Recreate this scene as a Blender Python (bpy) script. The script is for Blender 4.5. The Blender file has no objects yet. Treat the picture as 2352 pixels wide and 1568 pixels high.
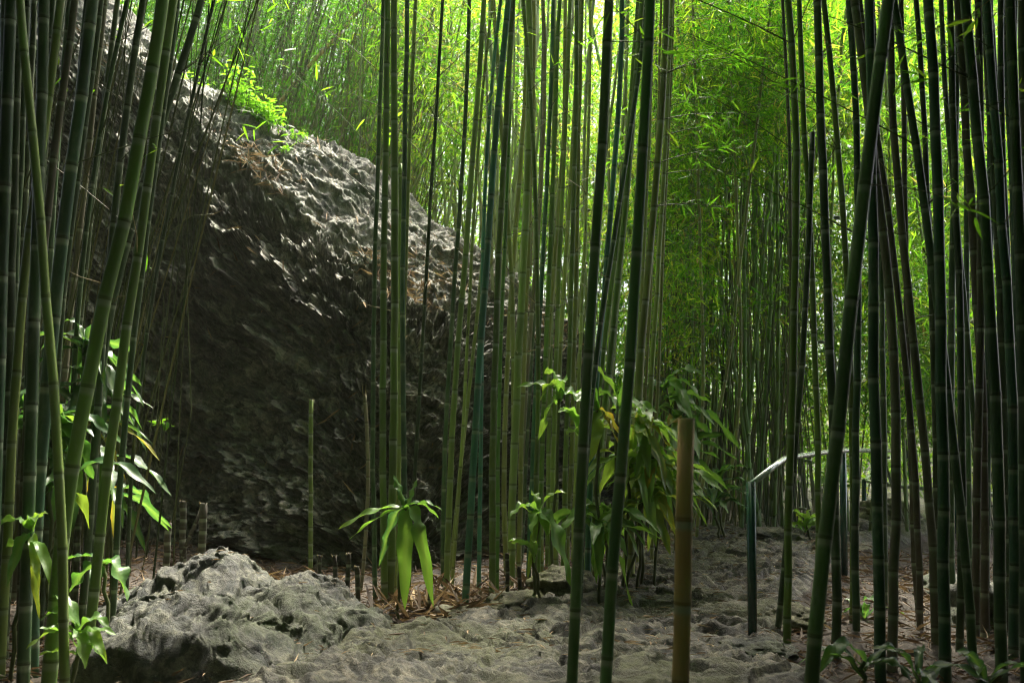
import bpy, math, random
import numpy as np
from mathutils import Vector

# ------------------------------------------------------------------ camera, sky, sun, exposure
SC = bpy.context.scene
COL = SC.collection
F, CX, CY, HZ, CAMZ = 2287.0, 1176.0, 784.0, 1060.0, 1.4
PITCH = math.atan((HZ - CY) / F)
cam_data = bpy.data.cameras.new('camera')
cam = bpy.data.objects.new('camera', cam_data); COL.objects.link(cam)
cam.location = (0, 0, CAMZ); cam.rotation_euler = (math.pi / 2 + PITCH, 0, 0)
cam_data.sensor_width = 36.0; cam_data.lens = 36.0 * F / 2352.0
cam_data.clip_start = 0.05; cam_data.clip_end = 500
cam_data.dof.use_dof = True; cam_data.dof.focus_distance = 7.2; cam_data.dof.aperture_fstop = 2.4
SC.camera = cam
SUN_EL, SUN_AZ = math.radians(61), math.radians(20)      # azimuth measured from +Y towards +X
world = bpy.data.worlds.new('World'); SC.world = world; world.use_nodes = True
wn = world.node_tree
sky = wn.nodes.new('ShaderNodeTexSky'); sky.sky_type = 'NISHITA'; sky.sun_disc = False
sky.sun_elevation = SUN_EL; sky.sun_rotation = SUN_AZ; sky.dust_density = 6.0; sky.air_density = 0.35; sky.ozone_density = 0.3
wn.links.new(sky.outputs[0], wn.nodes['Background'].inputs[0])
wn.nodes['Background'].inputs[1].default_value = 0.15
sd = bpy.data.lights.new('sun', 'SUN'); sd.energy = 3.2; sd.angle = math.radians(10); sd.color = (1, .95, .78)
sun = bpy.data.objects.new('sun', sd); COL.objects.link(sun)
sun_dir = Vector((math.cos(SUN_EL) * math.sin(SUN_AZ), math.cos(SUN_EL) * math.cos(SUN_AZ), math.sin(SUN_EL)))
sun.rotation_euler = sun_dir.to_track_quat('Z', 'Y').to_euler()
SC.view_settings.view_transform = 'Standard'; SC.view_settings.look = 'None'
SC.view_settings.gamma = 1.0; SC.view_settings.exposure = 2.42
cy = SC.cycles
cy.use_denoising = True; cy.max_bounces = 7; cy.diffuse_bounces = 4; cy.glossy_bounces = 3
cy.transmission_bounces = 5; cy.transparent_max_bounces = 4; cy.sample_clamp_indirect = 6.0
cy.filter_width = 1.1; cy.denoising_prefilter = 'NONE'; cy.use_adaptive_sampling = False

RNG = np.random.default_rng(11)
SP, CP = math.sin(PITCH), math.cos(PITCH)

def at(px, py, D):
    """photo pixel (2352 wide) and forward distance D (world y) -> world point"""
    dx, dy = (px - CX) / F, (CY - py) / F
    t = D / (CP - SP * dy)
    return np.array([dx * t, D, CAMZ + t * (SP + CP * dy)])
def m_per_px(D): return D / F / CP

# ------------------------------------------------------------------ noise
_perm = np.random.default_rng(3).permutation(512).astype(np.int64)
def _h(i, j, k):
    return _perm[(_perm[(_perm[i & 511] + j) & 511] + k) & 511]
_gr = np.random.default_rng(4).normal(size=(512, 3)); _gr /= np.linalg.norm(_gr, axis=1)[:, None]
def noise(x, y, z=0.0):
    x, y, z = np.broadcast_arrays(np.asarray(x, float), np.asarray(y, float), np.asarray(z, float))
    i, j, k = np.floor(x).astype(np.int64), np.floor(y).astype(np.int64), np.floor(z).astype(np.int64)
    u, v, w = x - i, y - j, z - k
    fu, fv, fw = [t * t * t * (t * (t * 6 - 15) + 10) for t in (u, v, w)]
    out = 0
    for a in (0, 1):
        for b in (0, 1):
            for c in (0, 1):
                g = _gr[_h(i + a, j + b, k + c)]
                d = g[..., 0] * (u - a) + g[..., 1] * (v - b) + g[..., 2] * (w - c)
                out = out + d * (fu if a else 1 - fu) * (fv if b else 1 - fv) * (fw if c else 1 - fw)
    return out * 1.5
def fbm(x, y, z=0.0, o=4, g=.5):
    s, a = 0, 1.0
    for q in range(o):
        s = s + a * noise(np.asarray(x) * 2**q + 17 * q, np.asarray(y) * 2**q - 9 * q, np.asarray(z) * 2**q + 5 * q); a *= g
    return s
_cell = np.random.default_rng(6).random((512, 4))
def voronoi(x, y, jitter=.85):
    """returns f1, f2, dx, dy to nearest centre, cell random"""
    x = np.asarray(x, float); y = np.asarray(y, float)
    i, j = np.floor(x).astype(np.int64), np.floor(y).astype(np.int64)
    f1 = np.full(x.shape, 9.); f2 = f1.copy(); ddx = np.zeros(x.shape); ddy = ddx.copy(); cr = ddx.copy()
    for a in (-1, 0, 1):
        for b in (-1, 0, 1):
            r = _cell[_h(i + a, j + b, i * 0)]
            ex = x - (i + a + .5 + jitter * (r[..., 0] - .5)); ey = y - (j + b + .5 + jitter * (r[..., 1] - .5))
            d = np.sqrt(ex * ex + ey * ey); c = d < f1
            f2 = np.where(c, f1, np.minimum(f2, d))
            ddx = np.where(c, ex, ddx); ddy = np.where(c, ey, ddy); cr = np.where(c, r[..., 2], cr); f1 = np.where(c, d, f1)
    return f1, f2, ddx, ddy, cr
def sstep(a, b, x):
    t = np.clip((np.asarray(x, float) - a) / (b - a), 0, 1); return t * t * (3 - 2 * t)

# ------------------------------------------------------------------ mesh building
class MB:
    """collects vertices and faces (quads, or triangles with -1) with float attributes"""
    def __init__(s): s.v, s.f, s.a, s.n = [], [], {}, 0
    def add(s, v, f, **attrs):
        v = np.asarray(v, float).reshape(-1, 3); f = np.asarray(f, np.int64)
        if f.shape[1] == 3: f = np.concatenate([f, np.full((len(f), 1), -1)], 1)
        s.f.append(np.where(f >= 0, f + s.n, -1)); s.v.append(v)
        for k in set(s.a) | set(attrs):
            s.a.setdefault(k, [np.zeros(s.n)] if s.n else [])
            s.a[k].append(np.broadcast_to(np.asarray(attrs.get(k, 0.), float), (len(v),)))
        s.n += len(v); return s
    def mesh(s, name, smooth=True, origin=None):
        v = np.concatenate(s.v); f = np.concatenate(s.f)
        if origin is not None: v = v - np.asarray(origin)
        me = bpy.data.meshes.new(name)
        tot = (f >= 0).sum(1); idx = f.ravel(); idx = idx[idx >= 0]
        me.vertices.add(len(v)); me.vertices.foreach_set('co', v.astype(np.float32).ravel())
        me.loops.add(len(idx)); me.loops.foreach_set('vertex_index', idx.astype(np.int32))
        me.polygons.add(len(f)); st = np.concatenate([[0], np.cumsum(tot)[:-1]])
        me.polygons.foreach_set('loop_start', st.astype(np.int32)); me.polygons.foreach_set('loop_total', tot.astype(np.int32))
        me.polygons.foreach_set('use_smooth', np.full(len(f), smooth))
        for k, parts in s.a.items():
            at_ = me.attributes.new(k, 'FLOAT', 'POINT'); at_.data.foreach_set('value', np.concatenate(parts).astype(np.float32))
        me.update(calc_edges=True); me.validate(); return me
    def build(s, name, mat, parent=None, smooth=True, origin=None):
        o = bpy.data.objects.new(name, s.mesh(name, smooth, origin)); COL.objects.link(o)
        if origin is not None: o.location = origin
        if mat: o.data.materials.append(mat)
        if parent is not None:
            o.parent = parent; o.location = (0, 0, 0) if origin is None else origin
        return o

def tag(o, label, cat, group=None, kind=None):
    o['label'] = label; o['category'] = cat
    if group: o['group'] = group
    if kind: o['kind'] = kind
    return o
def empty(name, loc):
    o = bpy.data.objects.new(name, None); COL.objects.link(o); o.location = loc; o.empty_display_size = .1; return o

def grid_faces(nu, nv, wrap=False):
    i, j = np.meshgrid(np.arange(nu - 1), np.arange(nv if wrap else nv - 1), indexing='ij')
    a = i * nv + j; b = i * nv + (j + 1) % nv; c = (i + 1) * nv + (j + 1) % nv; d = (i + 1) * nv + j
    return np.stack([a, b, c, d], -1).reshape(-1, 4)

def tube(pts, rad, sides=8, cap=True, twist=0.):
    pts = np.asarray(pts, float); n = len(pts); rad = np.broadcast_to(np.asarray(rad, float), (n,))
    t = np.gradient(pts, axis=0); t /= np.linalg.norm(t, axis=1)[:, None] + 1e-12
    ref = np.array([0, 1., 0]) if abs(t[0][1]) < .9 else np.array([1., 0, 0])
    u = np.cross(t, ref); u /= np.linalg.norm(u, axis=1)[:, None]; w = np.cross(t, u)
    a = np.arange(sides) / sides * 2 * np.pi + twist
    v = pts[:, None] + rad[:, None, None] * (np.cos(a)[None, :, None] * u[:, None] + np.sin(a)[None, :, None] * w[:, None])
    f = grid_faces(n, sides, True); v = v.reshape(-1, 3)
    if cap:
        v = np.concatenate([v, pts[:1], pts[-1:]]); k = n * sides
        j = np.arange(sides); j2 = (j + 1) % sides; e = (n - 1) * sides
        f = np.concatenate([f, np.stack([j2, j, np.full(sides, k), np.full(sides, -1)], 1),
                            np.stack([e + j, e + j2, np.full(sides, k + 1), np.full(sides, -1)], 1)])
    return v, f

def unit(a): return a / (np.linalg.norm(a, axis=-1, keepdims=True) + 1e-9)

def leaves_quad(mb, pos, dr, up, L, W, **attrs):
    """flat rhombic bamboo leaves, folded a little: one quad each"""
    n = len(pos); dr = unit(dr); s = unit(np.cross(dr, up)); nn = np.cross(s, dr)
    L = np.broadcast_to(L, (n,))[:, None]; W = np.broadcast_to(W, (n,))[:, None]
    m = pos + dr * L * .38 + nn * W * .15
    v = np.stack([pos, m + s * W * .5, pos + dr * L - nn * L * .08, m - s * W * .5], 1)
    f = np.arange(n * 4).reshape(n, 4)
    mb.add(v.reshape(-1, 3), f, **{k: np.repeat(np.broadcast_to(a, (n,)), 4) for k, a in attrs.items()})
def leaves_fine(mb, pos, dr, up, L, W, **attrs):
    """nearer leaves: seven points, pointed, drooping and folded along the midrib"""
    n = len(pos); dr = unit(dr); s = unit(np.cross(dr, up)); nn = np.cross(s, dr)
    L = np.broadcast_to(L, (n,))[:, None]; W = np.broadcast_to(W, (n,))[:, None]
    P = []
    for t, w in ((0, .06), (.14, .75), (.36, 1.), (.68, .62), (1., 0.)):
        c = pos + dr * L * t - nn * L * .16 * t * t
        P.append((c - nn * W * .10 * w, c + s * W * .5 * w + nn * W * .08 * w, c - s * W * .5 * w + nn * W * .08 * w))
    v = np.stack([q for p in P for q in p], 1); k = v.shape[1]
    f = []
    for q in range(4):
        a, b = 3 * q, 3 * q + 3
        f += [[a, a + 1, b + 1, b], [a + 2, a, b, b + 2]]
    f = (np.array(f)[None] + (np.arange(n) * k)[:, None, None]).reshape(-1, 4)
    mb.add(v.reshape(-1, 3), f, **{kk: np.repeat(np.broadcast_to(a, (n,)), k) for kk, a in attrs.items()})
def sticks(mb, a, b, r, **attrs):
    """many three-sided straight twigs"""
    n = len(a); d = unit(b - a); ref = np.where(np.abs(d[:, 2:3]) < .9, [[0, 0, 1.]], [[1., 0, 0]])
    u = unit(np.cross(d, ref)); w = np.cross(d, u); r = np.broadcast_to(r, (n,))[:, None]
    V = []
    for q in range(3):
        o = math.cos(q * 2.0944) * u + math.sin(q * 2.0944) * w; V += [a + o * r, b + o * r * .6]
    v = np.stack(V, 1); f = np.array([[0, 2, 3, 1], [2, 4, 5, 3], [4, 0, 1, 5]])
    f = (f[None] + (np.arange(n) * 6)[:, None, None]).reshape(-1, 4)
    mb.add(v.reshape(-1, 3), f, **{k: np.repeat(np.broadcast_to(x, (n,)), 6) for k, x in attrs.items()})

# ------------------------------------------------------------------ materials
def mat(name):
    m = bpy.data.materials.new(name); m.use_nodes = True
    nt = m.node_tree; b = nt.nodes['Principled BSDF']; return m, nt, b
def nd(nt, t, **kw):
    n = nt.nodes.new(t)
    for k, v in kw.items():
        if k.startswith('i_'):
            key = k[2:]; n.inputs[int(key) if key.isdigit() else key.replace('_', ' ')].default_value = v
        else: setattr(n, k, v)
    return n
def ramp(nt, fac, stops):
    r = nt.nodes.new('ShaderNodeValToRGB'); e = r.color_ramp.elements
    while len(e) < len(stops): e.new(.5)
    for el, (p, c) in zip(e, stops): el.position = p; el.color = (*c, 1)
    nt.links.new(fac, r.inputs[0]); return r.outputs[0]
def mix(nt, fac, a, b, mode='MIX'):
    m = nt.nodes.new('ShaderNodeMix'); m.data_type = 'RGBA'; m.blend_type = mode
    for s, v in ((0, fac), (6, a), (7, b)):
        if hasattr(v, 'default_value') or hasattr(v, 'is_linked'): nt.links.new(v, m.inputs[s])
        elif s == 0: m.inputs[0].default_value = v
        else: m.inputs[s].default_value = (*v, 1)
    return m.outputs[2]
def tex(nt, scale, detail=4, rough=.6, coord='Object', sc=(1, 1, 1), dist=0.):
    c = nt.nodes.new('ShaderNodeTexCoord'); mp = nt.nodes.new('ShaderNodeMapping'); mp.inputs['Scale'].default_value = sc
    nt.links.new(c.outputs[coord], mp.inputs[0])
    n = nd(nt, 'ShaderNodeTexNoise', i_Scale=scale, i_Detail=detail, i_Roughness=rough, i_Distortion=dist)
    nt.links.new(mp.outputs[0], n.inputs[0]); return n.outputs[0]
def bump(nt, b, h, strength, dist=.02):
    n = nd(nt, 'ShaderNodeBump', i_Strength=strength, i_Distance=dist); nt.links.new(h, n.inputs['Height']); nt.links.new(n.outputs[0], b.inputs['Normal'])

def bamboo_mat(name, c1, c2, rough=.38, mottled=.5):
    m, nt, b = mat(name)
    oi = nt.nodes.new('ShaderNodeObjectInfo')
    streak = tex(nt, 9, 5, .65, sc=(6, 6, .35)); blot = tex(nt, 5, 5, .7, sc=(2, 2, .9))
    base = mix(nt, streak, c1, c2)
    hs = nd(nt, 'ShaderNodeHueSaturation'); nt.links.new(base, hs.inputs['Color'])
    for inp, lo, hi in (('Hue', .475, .525), ('Value', .72, 1.3)):
        mr = nd(nt, 'ShaderNodeMapRange', i_3=lo, i_4=hi); nt.links.new(oi.outputs['Random'], mr.inputs[0]); nt.links.new(mr.outputs[0], hs.inputs[inp])
    pale = ramp(nt, blot, [(.52, (0, 0, 0)), (.75, (mottled,) * 3)])
    col = mix(nt, pale, hs.outputs[0], (.22, .24, .17))
    tone = nd(nt, 'ShaderNodeAttribute', attribute_name='tone'); tm = nd(nt, 'ShaderNodeMapRange', i_3=.62, i_4=1.5); nt.links.new(tone.outputs['Fac'], tm.inputs[0])
    tv_ = nd(nt, 'ShaderNodeHueSaturation'); nt.links.new(col, tv_.inputs['Color']); nt.links.new(tm.outputs[0], tv_.inputs['Value']); col = tv_.outputs[0]
    ring = nd(nt, 'ShaderNodeAttribute', attribute_name='ring'); scar = nd(nt, 'ShaderNodeAttribute', attribute_name='scar')
    mr = nd(nt, 'ShaderNodeMath', operation='MULTIPLY', i_1=.9); nt.links.new(ring.outputs['Fac'], mr.inputs[0])
    col = mix(nt, mr.outputs[0], col, (.30, .34, .25))
    ms = nd(nt, 'ShaderNodeMath', operation='MULTIPLY', i_1=.7); nt.links.new(scar.outputs['Fac'], ms.inputs[0])
    col = mix(nt, ms.outputs[0], col, (.05, .045, .025))
    nt.links.new(col, b.inputs['Base Color'])
    rr = nd(nt, 'ShaderNodeMapRange', i_3=rough - .08, i_4=rough + .25); nt.links.new(blot, rr.inputs[0]); nt.links.new(rr.outputs[0], b.inputs['Roughness'])
    b.inputs['Specular IOR Level'].default_value = .4
    bump(nt, b, streak, .12, .004)
    return m
BM = dict(green=bamboo_mat('green_bamboo', (.075, .15, .02), (.14, .23, .04)),
          olive=bamboo_mat('olive_bamboo', (.13, .175, .035), (.23, .27, .075)),
          teal=bamboo_mat('teal_bamboo', (.035, .13, .085), (.07, .21, .14)),
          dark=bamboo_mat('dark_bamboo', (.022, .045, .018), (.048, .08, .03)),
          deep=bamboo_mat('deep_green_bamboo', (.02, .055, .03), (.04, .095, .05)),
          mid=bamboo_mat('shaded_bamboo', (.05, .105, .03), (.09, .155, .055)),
          brown=bamboo_mat('brown_bamboo', (.06, .055, .04), (.12, .10, .065), .55),
          yellow=bamboo_mat('yellow_bamboo', (.34, .24, .07), (.55, .40, .14), .5),
          dead=bamboo_mat('dead_bamboo', (.10, .085, .055), (.2, .17, .11), .7),
          thin=bamboo_mat('thin_bamboo', (.16, .2, .05), (.3, .32, .11)))

def leaf_mat(name, stops, trans, tw=.5, rough=.42, attr='tint', stripe=None):
    m, nt, b = mat(name)
    a = nd(nt, 'ShaderNodeAttribute', attribute_name=attr)
    col = ramp(nt, a.outputs['Fac'], stops)
    tcol = ramp(nt, a.outputs['Fac'], trans)
    if stripe:
        s = nd(nt, 'ShaderNodeAttribute', attribute_name='stripe')
        col = mix(nt, s.outputs['Fac'], col, stripe[0]); tcol = mix(nt, s.outputs['Fac'], tcol, stripe[1])
    nt.links.new(col, b.inputs['Base Color']); b.inputs['Roughness'].default_value = rough
    b.inputs['Specular IOR Level'].default_value = .45
    t = nt.nodes.new('ShaderNodeBsdfTranslucent'); nt.links.new(tcol, t.inputs[0])
    mx = nd(nt, 'ShaderNodeMixShader', i_Fac=tw); nt.links.new(b.outputs[0], mx.inputs[1]); nt.links.new(t.outputs[0], mx.inputs[2])
    nt.links.new(mx.outputs[0], nt.nodes['Material Output'].inputs[0])
    return m
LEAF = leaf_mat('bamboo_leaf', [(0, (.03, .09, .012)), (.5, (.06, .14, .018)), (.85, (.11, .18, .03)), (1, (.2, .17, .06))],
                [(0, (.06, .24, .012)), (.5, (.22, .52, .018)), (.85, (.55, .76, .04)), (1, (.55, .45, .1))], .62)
BM['stump'] = bamboo_mat('stump_bamboo', (.02, .016, .012), (.05, .04, .028), .75)
BROAD = leaf_mat('broad_leaf', [(0, (.008, .034, .02)), (.3, (.05, .14, .04)), (.6, (.14, .27, .06)), (1, (.24, .2, .03))],
                 [(0, (.015, .08, .03)), (.3, (.11, .30, .03)), (.6, (.32, .62, .05)), (1, (.6, .42, .03))], .4, .4, stripe=((.12, .2, .05), (.3, .5, .06)))
HERB = leaf_mat('herb_leaf', [(0, (.05, .17, .015)), (1, (.1, .26, .02))], [(0, (.2, .55, .02)), (1, (.35, .7, .03))], .5)
STRAW = leaf_mat('straw', [(0, (.035, .022, .012)), (.5, (.11, .07, .036)), (.8, (.26, .18, .09)), (1, (.42, .32, .18))], [(0, (.1, .06, .03)), (.5, (.2, .13, .06)), (1, (.35, .25, .12))], .2, .7)
TWIG, _nt, _b = mat('twig'); _b.inputs['Roughness'].default_value = .6
_a = nd(_nt, 'ShaderNodeAttribute', attribute_name='tint')
_nt.links.new(ramp(_nt, _a.outputs['Fac'], [(0, (.03, .045, .015)), (.5, (.085, .10, .03)), (1, (.30, .24, .12))]), _b.inputs['Base Color'])

def stone_mat(name, dark, mid, light, moss, moss_lo=.55, bumpy=.5, rough=.82):
    m, nt, b = mat(name)
    n1 = tex(nt, 2.2, 6, .65, dist=.4); n2 = tex(nt, 11, 7, .75, dist=.6); n3 = tex(nt, 1.1, 5, .6); n4 = tex(nt, 36, 7, .8)
    col = mix(nt, ramp(nt, n1, [(.3, (0, 0, 0)), (.68, (1, 1, 1))]), dark, mid)
    col = mix(nt, ramp(nt, n2, [(.44, (0, 0, 0)), (.66, (1,) * 3)]), col, light)
    col = mix(nt, ramp(nt, n3, [(moss_lo, (0, 0, 0)), (moss_lo + .14, (.8,) * 3)]), col, moss)
    col = mix(nt, ramp(nt, n4, [(.35, (.45,) * 3), (.62, (1.1,) * 3)]), (0, 0, 0), col, 'MIX') if False else mix(nt, .55, col, mix(nt, ramp(nt, n4, [(.36, (.12,) * 3), (.62, (1, 1, 1))]), (.02, .02, .02), col))
    cav = nd(nt, 'ShaderNodeAttribute', attribute_name='crack')  # cracks, plus shade in creases and under flakes, darkened in the colour
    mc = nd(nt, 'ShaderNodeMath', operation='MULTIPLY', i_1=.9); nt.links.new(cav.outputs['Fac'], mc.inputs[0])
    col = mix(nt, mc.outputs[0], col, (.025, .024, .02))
    nt.links.new(col, b.inputs['Base Color']); b.inputs['Roughness'].default_value = rough; b.inputs['Specular IOR Level'].default_value = .45
    ad = nd(nt, 'ShaderNodeMath', operation='MULTIPLY_ADD', i_1=.35); nt.links.new(n4, ad.inputs[0]); nt.links.new(n2, ad.inputs[2])
    bump(nt, b, ad.outputs[0], bumpy, .03)
    return m
ROCK = stone_mat('rock', (.06, .08, .058), (.18, .19, .145), (.52, .48, .39), (.06, .095, .035), .50, .9, .6)
STONE = stone_mat('grey_stone', (.016, .021, .021), (.05, .057, .047), (.21, .205, .145), (.06, .08, .025), .47, 1., .65)
MOSSY = stone_mat('mossy_stone', (.07, .07, .045), (.15, .145, .085), (.28, .27, .17), (.14, .15, .045), .44, .9)
PATH = stone_mat('path_stone', (.02, .022, .017), (.075, .073, .052), (.29, .26, .185), (.095, .105, .032), .45, 1., .62)
SOIL = stone_mat('soil', (.018, .012, .008), (.040, .027, .017), (.075, .052, .032), (.03, .03, .014), .7, .7)

# ------------------------------------------------------------------ ground
CPX = [(1000, 1568, 5.5), (1300, 1480, 6.2), (700, 1568, 5.5), (1600, 1560, 5.4), (1728, 1512, 5.7), (1500, 1400, 7.0), (1650, 1300, 8.0),
       (1750, 1226, 9.2), (1550, 1238, 9.0), (1450, 1280, 8.3), (1060, 1402, 7.0), (884, 1404, 6.9), (1132, 1409, 6.9), (1300, 1345, 7.3),
       (700, 1290, 8.2), (500, 1262, 8.8), (250, 1350, 7.0), (100, 1450, 6.0), (60, 1560, 5.3), (1937, 1330, 7.8), (1985, 1250, 14), (1860, 1140, 20),
       (2200, 1360, 7.5), (2300, 1450, 6.0), (1850, 1470, 5.9), (2100, 1545, 5.2), (1240, 1235, 9), (400, 1245, 9), (2000, 1270, 10.5), (1750, 1255, 11.0),
       (1400, 1215, 10.5), (1600, 1190, 12)]
GP = [tuple(at(*c)) for c in CPX] + [(-3, 2, .1), (0, 2, 0), (3, 2, .05), (0, 4, .06), (-2, 4, .1), (2, 4, .08), (0, 0, 0), (-5, 0, .1), (5, 0, .1), (0, -6, 0), (-5, 5, .4), (-6, 9, 1.2),
      (-8, 14, 2.2), (-3, 14, 1.4), (0, 15, .9), (8, 14, .4), (10, 8, .2), (6, 5, .1), (-10, 25, 4.5), (0, 27, 2.5), (10, 27, 1.8), (-20, 40, 8), (0, 45, 5), (20, 40, 4), (-20, 10, 2.5), (20, 10, .5), (0, -20, 0), (-20, -20, 0.5), (20, -20, 0)]
GP = np.array(GP)
def ground0(x, y):
    x = np.asarray(x, float); y = np.asarray(y, float)
    d2 = (x[..., None] - GP[:, 0])**2 + (y[..., None] - GP[:, 1])**2
    sg = .55 + .045 * np.maximum(GP[:, 1], 0) + np.where(np.abs(GP[:, 1]) > 12, 2.0, 0)
    w = np.exp(-np.sqrt(d2 + .02) / sg) / sg + 1e-9
    return (w * GP[:, 2]).sum(-1) / w.sum(-1)
PATH_POLY = np.array([(-2.2, 0), (-1.5, 4.5), (-1.1, 5.5), (-.62, 6.2), (.23, 6.85), (.62, 7.5), (.95, 8.3), (1.4, 9.1), (2.2, 11), (3.4, 14), (4.8, 18), (6, 24), (8.5, 24), (7.4, 18), (6.0, 14), (4.4, 11), (3.3, 9.2), (2.4, 7.8), (1.75, 6.5), (1.5, 5.7), (1.6, 4.5), (2.2, 0)])
def path_sd(x, y):
    """signed distance to the path outline, negative inside"""
    x = np.asarray(x, float); y = np.asarray(y, float)
    x = x + .16 * fbm(x * 1.6, y * 1.6, 3.1, 3); y = y + .16 * fbm(x * 1.6, y * 1.6, 8.7, 3)
    d = np.full(x.shape, 1e9); ins = np.zeros(x.shape, bool); P = PATH_POLY
    for k in range(len(P)):
        (x1, y1), (x2, y2) = P[k], P[(k + 1) % len(P)]
        ex, ey = x2 - x1, y2 - y1
        t = np.clip(((x - x1) * ex + (y - y1) * ey) / (ex * ex + ey * ey), 0, 1)
        d = np.minimum(d, np.hypot(x - x1 - t * ex, y - y1 - t * ey))
        c = ((y1 > y) != (y2 > y)) & (x < (x2 - x1) * (y - y1) / (y2 - y1 + 1e-12) + x1); ins ^= c
    return np.where(ins, -d, d)
def ridg(x, y, z, o): return sum((.5**q) * (1 - 2 * np.abs(noise(x * 2**q + 7 * q, y * 2**q, z + q))) for q in range(o))
def ground(x, y, full=False):
    z = ground0(x, y); sd_ = path_sd(x, y); inside = sstep(.12, -.12, sd_)
    x = np.asarray(x, float); y = np.asarray(y, float)
    near = sstep(30, 18, y)
    wx, wy = x + .12 * noise(x * 3, y * 3, 1), y + .12 * noise(x * 3, y * 3, 5)
    f1, f2, dx, dy, cr = voronoi(wx * 5.5, wy * 7.5)
    rough = sstep(-.45, .25, fbm(x * .8 + 2, y * .8, 2.5, 3) + .25)
    tilt = (.55 * dy - .25 * dx + .8 * (cr - .5)) * .032 - .024 * sstep(.16, 0, f2 - f1)
    q1, q2, q3 = np.abs(noise(wx * 2.2, wy * 3.4, 3.3)), np.abs(noise(wx * 5.2 + .5 * noise(x * 4, y * 4, 2), wy * 8.5 + .5 * noise(x * 4, y * 4, 6), 1.3)), np.abs(noise(wx * 13, wy * 17, 4.4))
    tq = fbm(wx * .9 + 4, wy * 1.5, 6.6, 4) * 3.2 + y * .35; tk = np.floor(tq); tf = tq - tk; ledge = (tk + sstep(.0, .16, tf)) * .05 - tq * .05; ledge_e = sstep(.22, .08, np.abs(tf - .04)) * inside
    pz = .04 * inside + ledge * inside * 1.15 + inside * (.25 + .75 * rough) * (.055 * q1**.8 + .04 * q2**.8 + .022 * q3) + rough * tilt * .5 * inside + .035 * fbm(x * 1.7, y * 1.7, 4, 3) * inside + inside * rough * (.012 * fbm(wx * 26, wy * 30, 2.0, 2)) + inside * .012 * fbm(x * 14, y * 14, 1, 3)
    sz = (.05 * fbm(x * 1.3, y * 1.3, 9, 4) + .025 * fbm(x * 8, y * 8, 3, 3)) * (1 - inside)
    z = z + (pz + sz) * near
    crack = np.clip(.75 * ledge_e * rough + (sstep(.09, 0, q1) + .9 * sstep(.13, 0, q2) + .6 * sstep(.16, 0, q3)) * (.3 + .7 * rough) * inside * (.65 + .6 * fbm(x * 3, y * 3, 7, 2)), 0, 1)
    return (z, sd_, crack) if full else z
def g1(x, y): return float(ground(np.array([x]), np.array([y]))[0])

ys = np.concatenate([np.linspace(-40, 0, 15)[:-1], np.linspace(0, 4, 20)[:-1], np.linspace(4, 10, 420)[:-1], np.linspace(10, 22, 160)[:-1], np.linspace(22, 70, 20)])
xs = np.concatenate([np.linspace(-60, -7, 16)[:-1], np.linspace(-7, -2, 110)[:-1], np.linspace(-2, 4, 420)[:-1], np.linspace(4, 9, 90)[:-1], np.linspace(9, 60, 16)])
gx, gy = np.meshgrid(xs, ys, indexing='ij')
gz, gsd, gcr = ground(gx, gy, True)
V = np.stack([gx, gy, gz], -1).reshape(-1, 3)
Fq = grid_faces(len(xs), len(ys))[:, ::-1]
fm = gsd.reshape(-1)[Fq].mean(1) < 0
def submesh(mask, name, m, lab, cat, kind):
    f = Fq[mask]; u, inv = np.unique(f, return_inverse=True)
    o = MB().add(V[u], inv.reshape(f.shape), crack=gcr.reshape(-1)[u]).build(name, m); return tag(o, lab, cat, kind=kind)
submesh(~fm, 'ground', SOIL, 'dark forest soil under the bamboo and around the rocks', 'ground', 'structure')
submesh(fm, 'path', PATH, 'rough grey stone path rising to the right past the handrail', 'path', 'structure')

# ------------------------------------------------------------------ big rock
ST = [(-250, -160, 60, 1150, 8.9, 8.8, 10.4), (100, -60, 150, 1180, 8.9, 8.7, 10.6), (210, 40, 200, 1200, 8.9, 8.6, 10.6), (330, 130, 240, 1230, 8.9, 8.55, 10.7), (400, 200, 275, 1250, 8.9, 8.5, 10.7),
      (500, 245, 380, 1262, 8.85, 8.5, 10.8), (600, 300, 470, 1275, 8.6, 8.4, 10.8), (740, 345, 560, 1290, 8.3, 8.2, 10.8), (860, 425, 650, 1300, 8.15, 8.1, 10.7),
      (950, 505, 705, 1296, 8.15, 8.1, 10.6), (1060, 558, 735, 1275, 8.4, 8.2, 10.6), (1165, 625, 780, 1260, 8.7, 8.5, 10.6), (1250, 700, 830, 1245, 9.1, 8.9, 10.7),
      (1330, 790, 900, 1235, 9.6, 9.4, 10.8), (1390, 900, 990, 1225, 10.0, 9.9, 10.8), (1440, 1080, 1110, 1220, 10.4, 10.3, 10.8), (1465, 1200, 1205, 1222, 10.6, 10.6, 10.8)]
ST = np.array(ST, float)
NU, NV = 740, 540
pu = np.linspace(-250, 1465, NU)
def sm(col):
    y = np.interp(pu, ST[:, 0], ST[:, col]); k = np.hanning(31); k /= k.sum(); return np.convolve(np.pad(y, 15, 'edge'), k, 'valid')
crest, should, basey, Db, Dsh, Dc = [sm(k) for k in range(1, 7)]
def P(pyx, D):
    return np.stack([at(a, b, c) for a, b, c in zip(pu, pyx, D)])
pb = P(basey, Db); psh = P(should, Dsh); pc = P(crest, Dc)
pbb = pb.copy(); pbb[:, 2] -= .5
psh[:, 1] += 1.15; psh = np.stack([at(a, b, c) for a, b, c in zip(pu, should, psh[:, 1])])
pm1 = pb * .62 + psh * .38; pm1[:, 1] -= .02 + .05 * np.sin(pu / 200)
pm2 = pb * .25 + psh * .75; pm2[:, 1] -= .10
pcm = psh * .5 + pc * .5; pcm[:, 2] += .12; pcm[:, 1] -= .06
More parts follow.
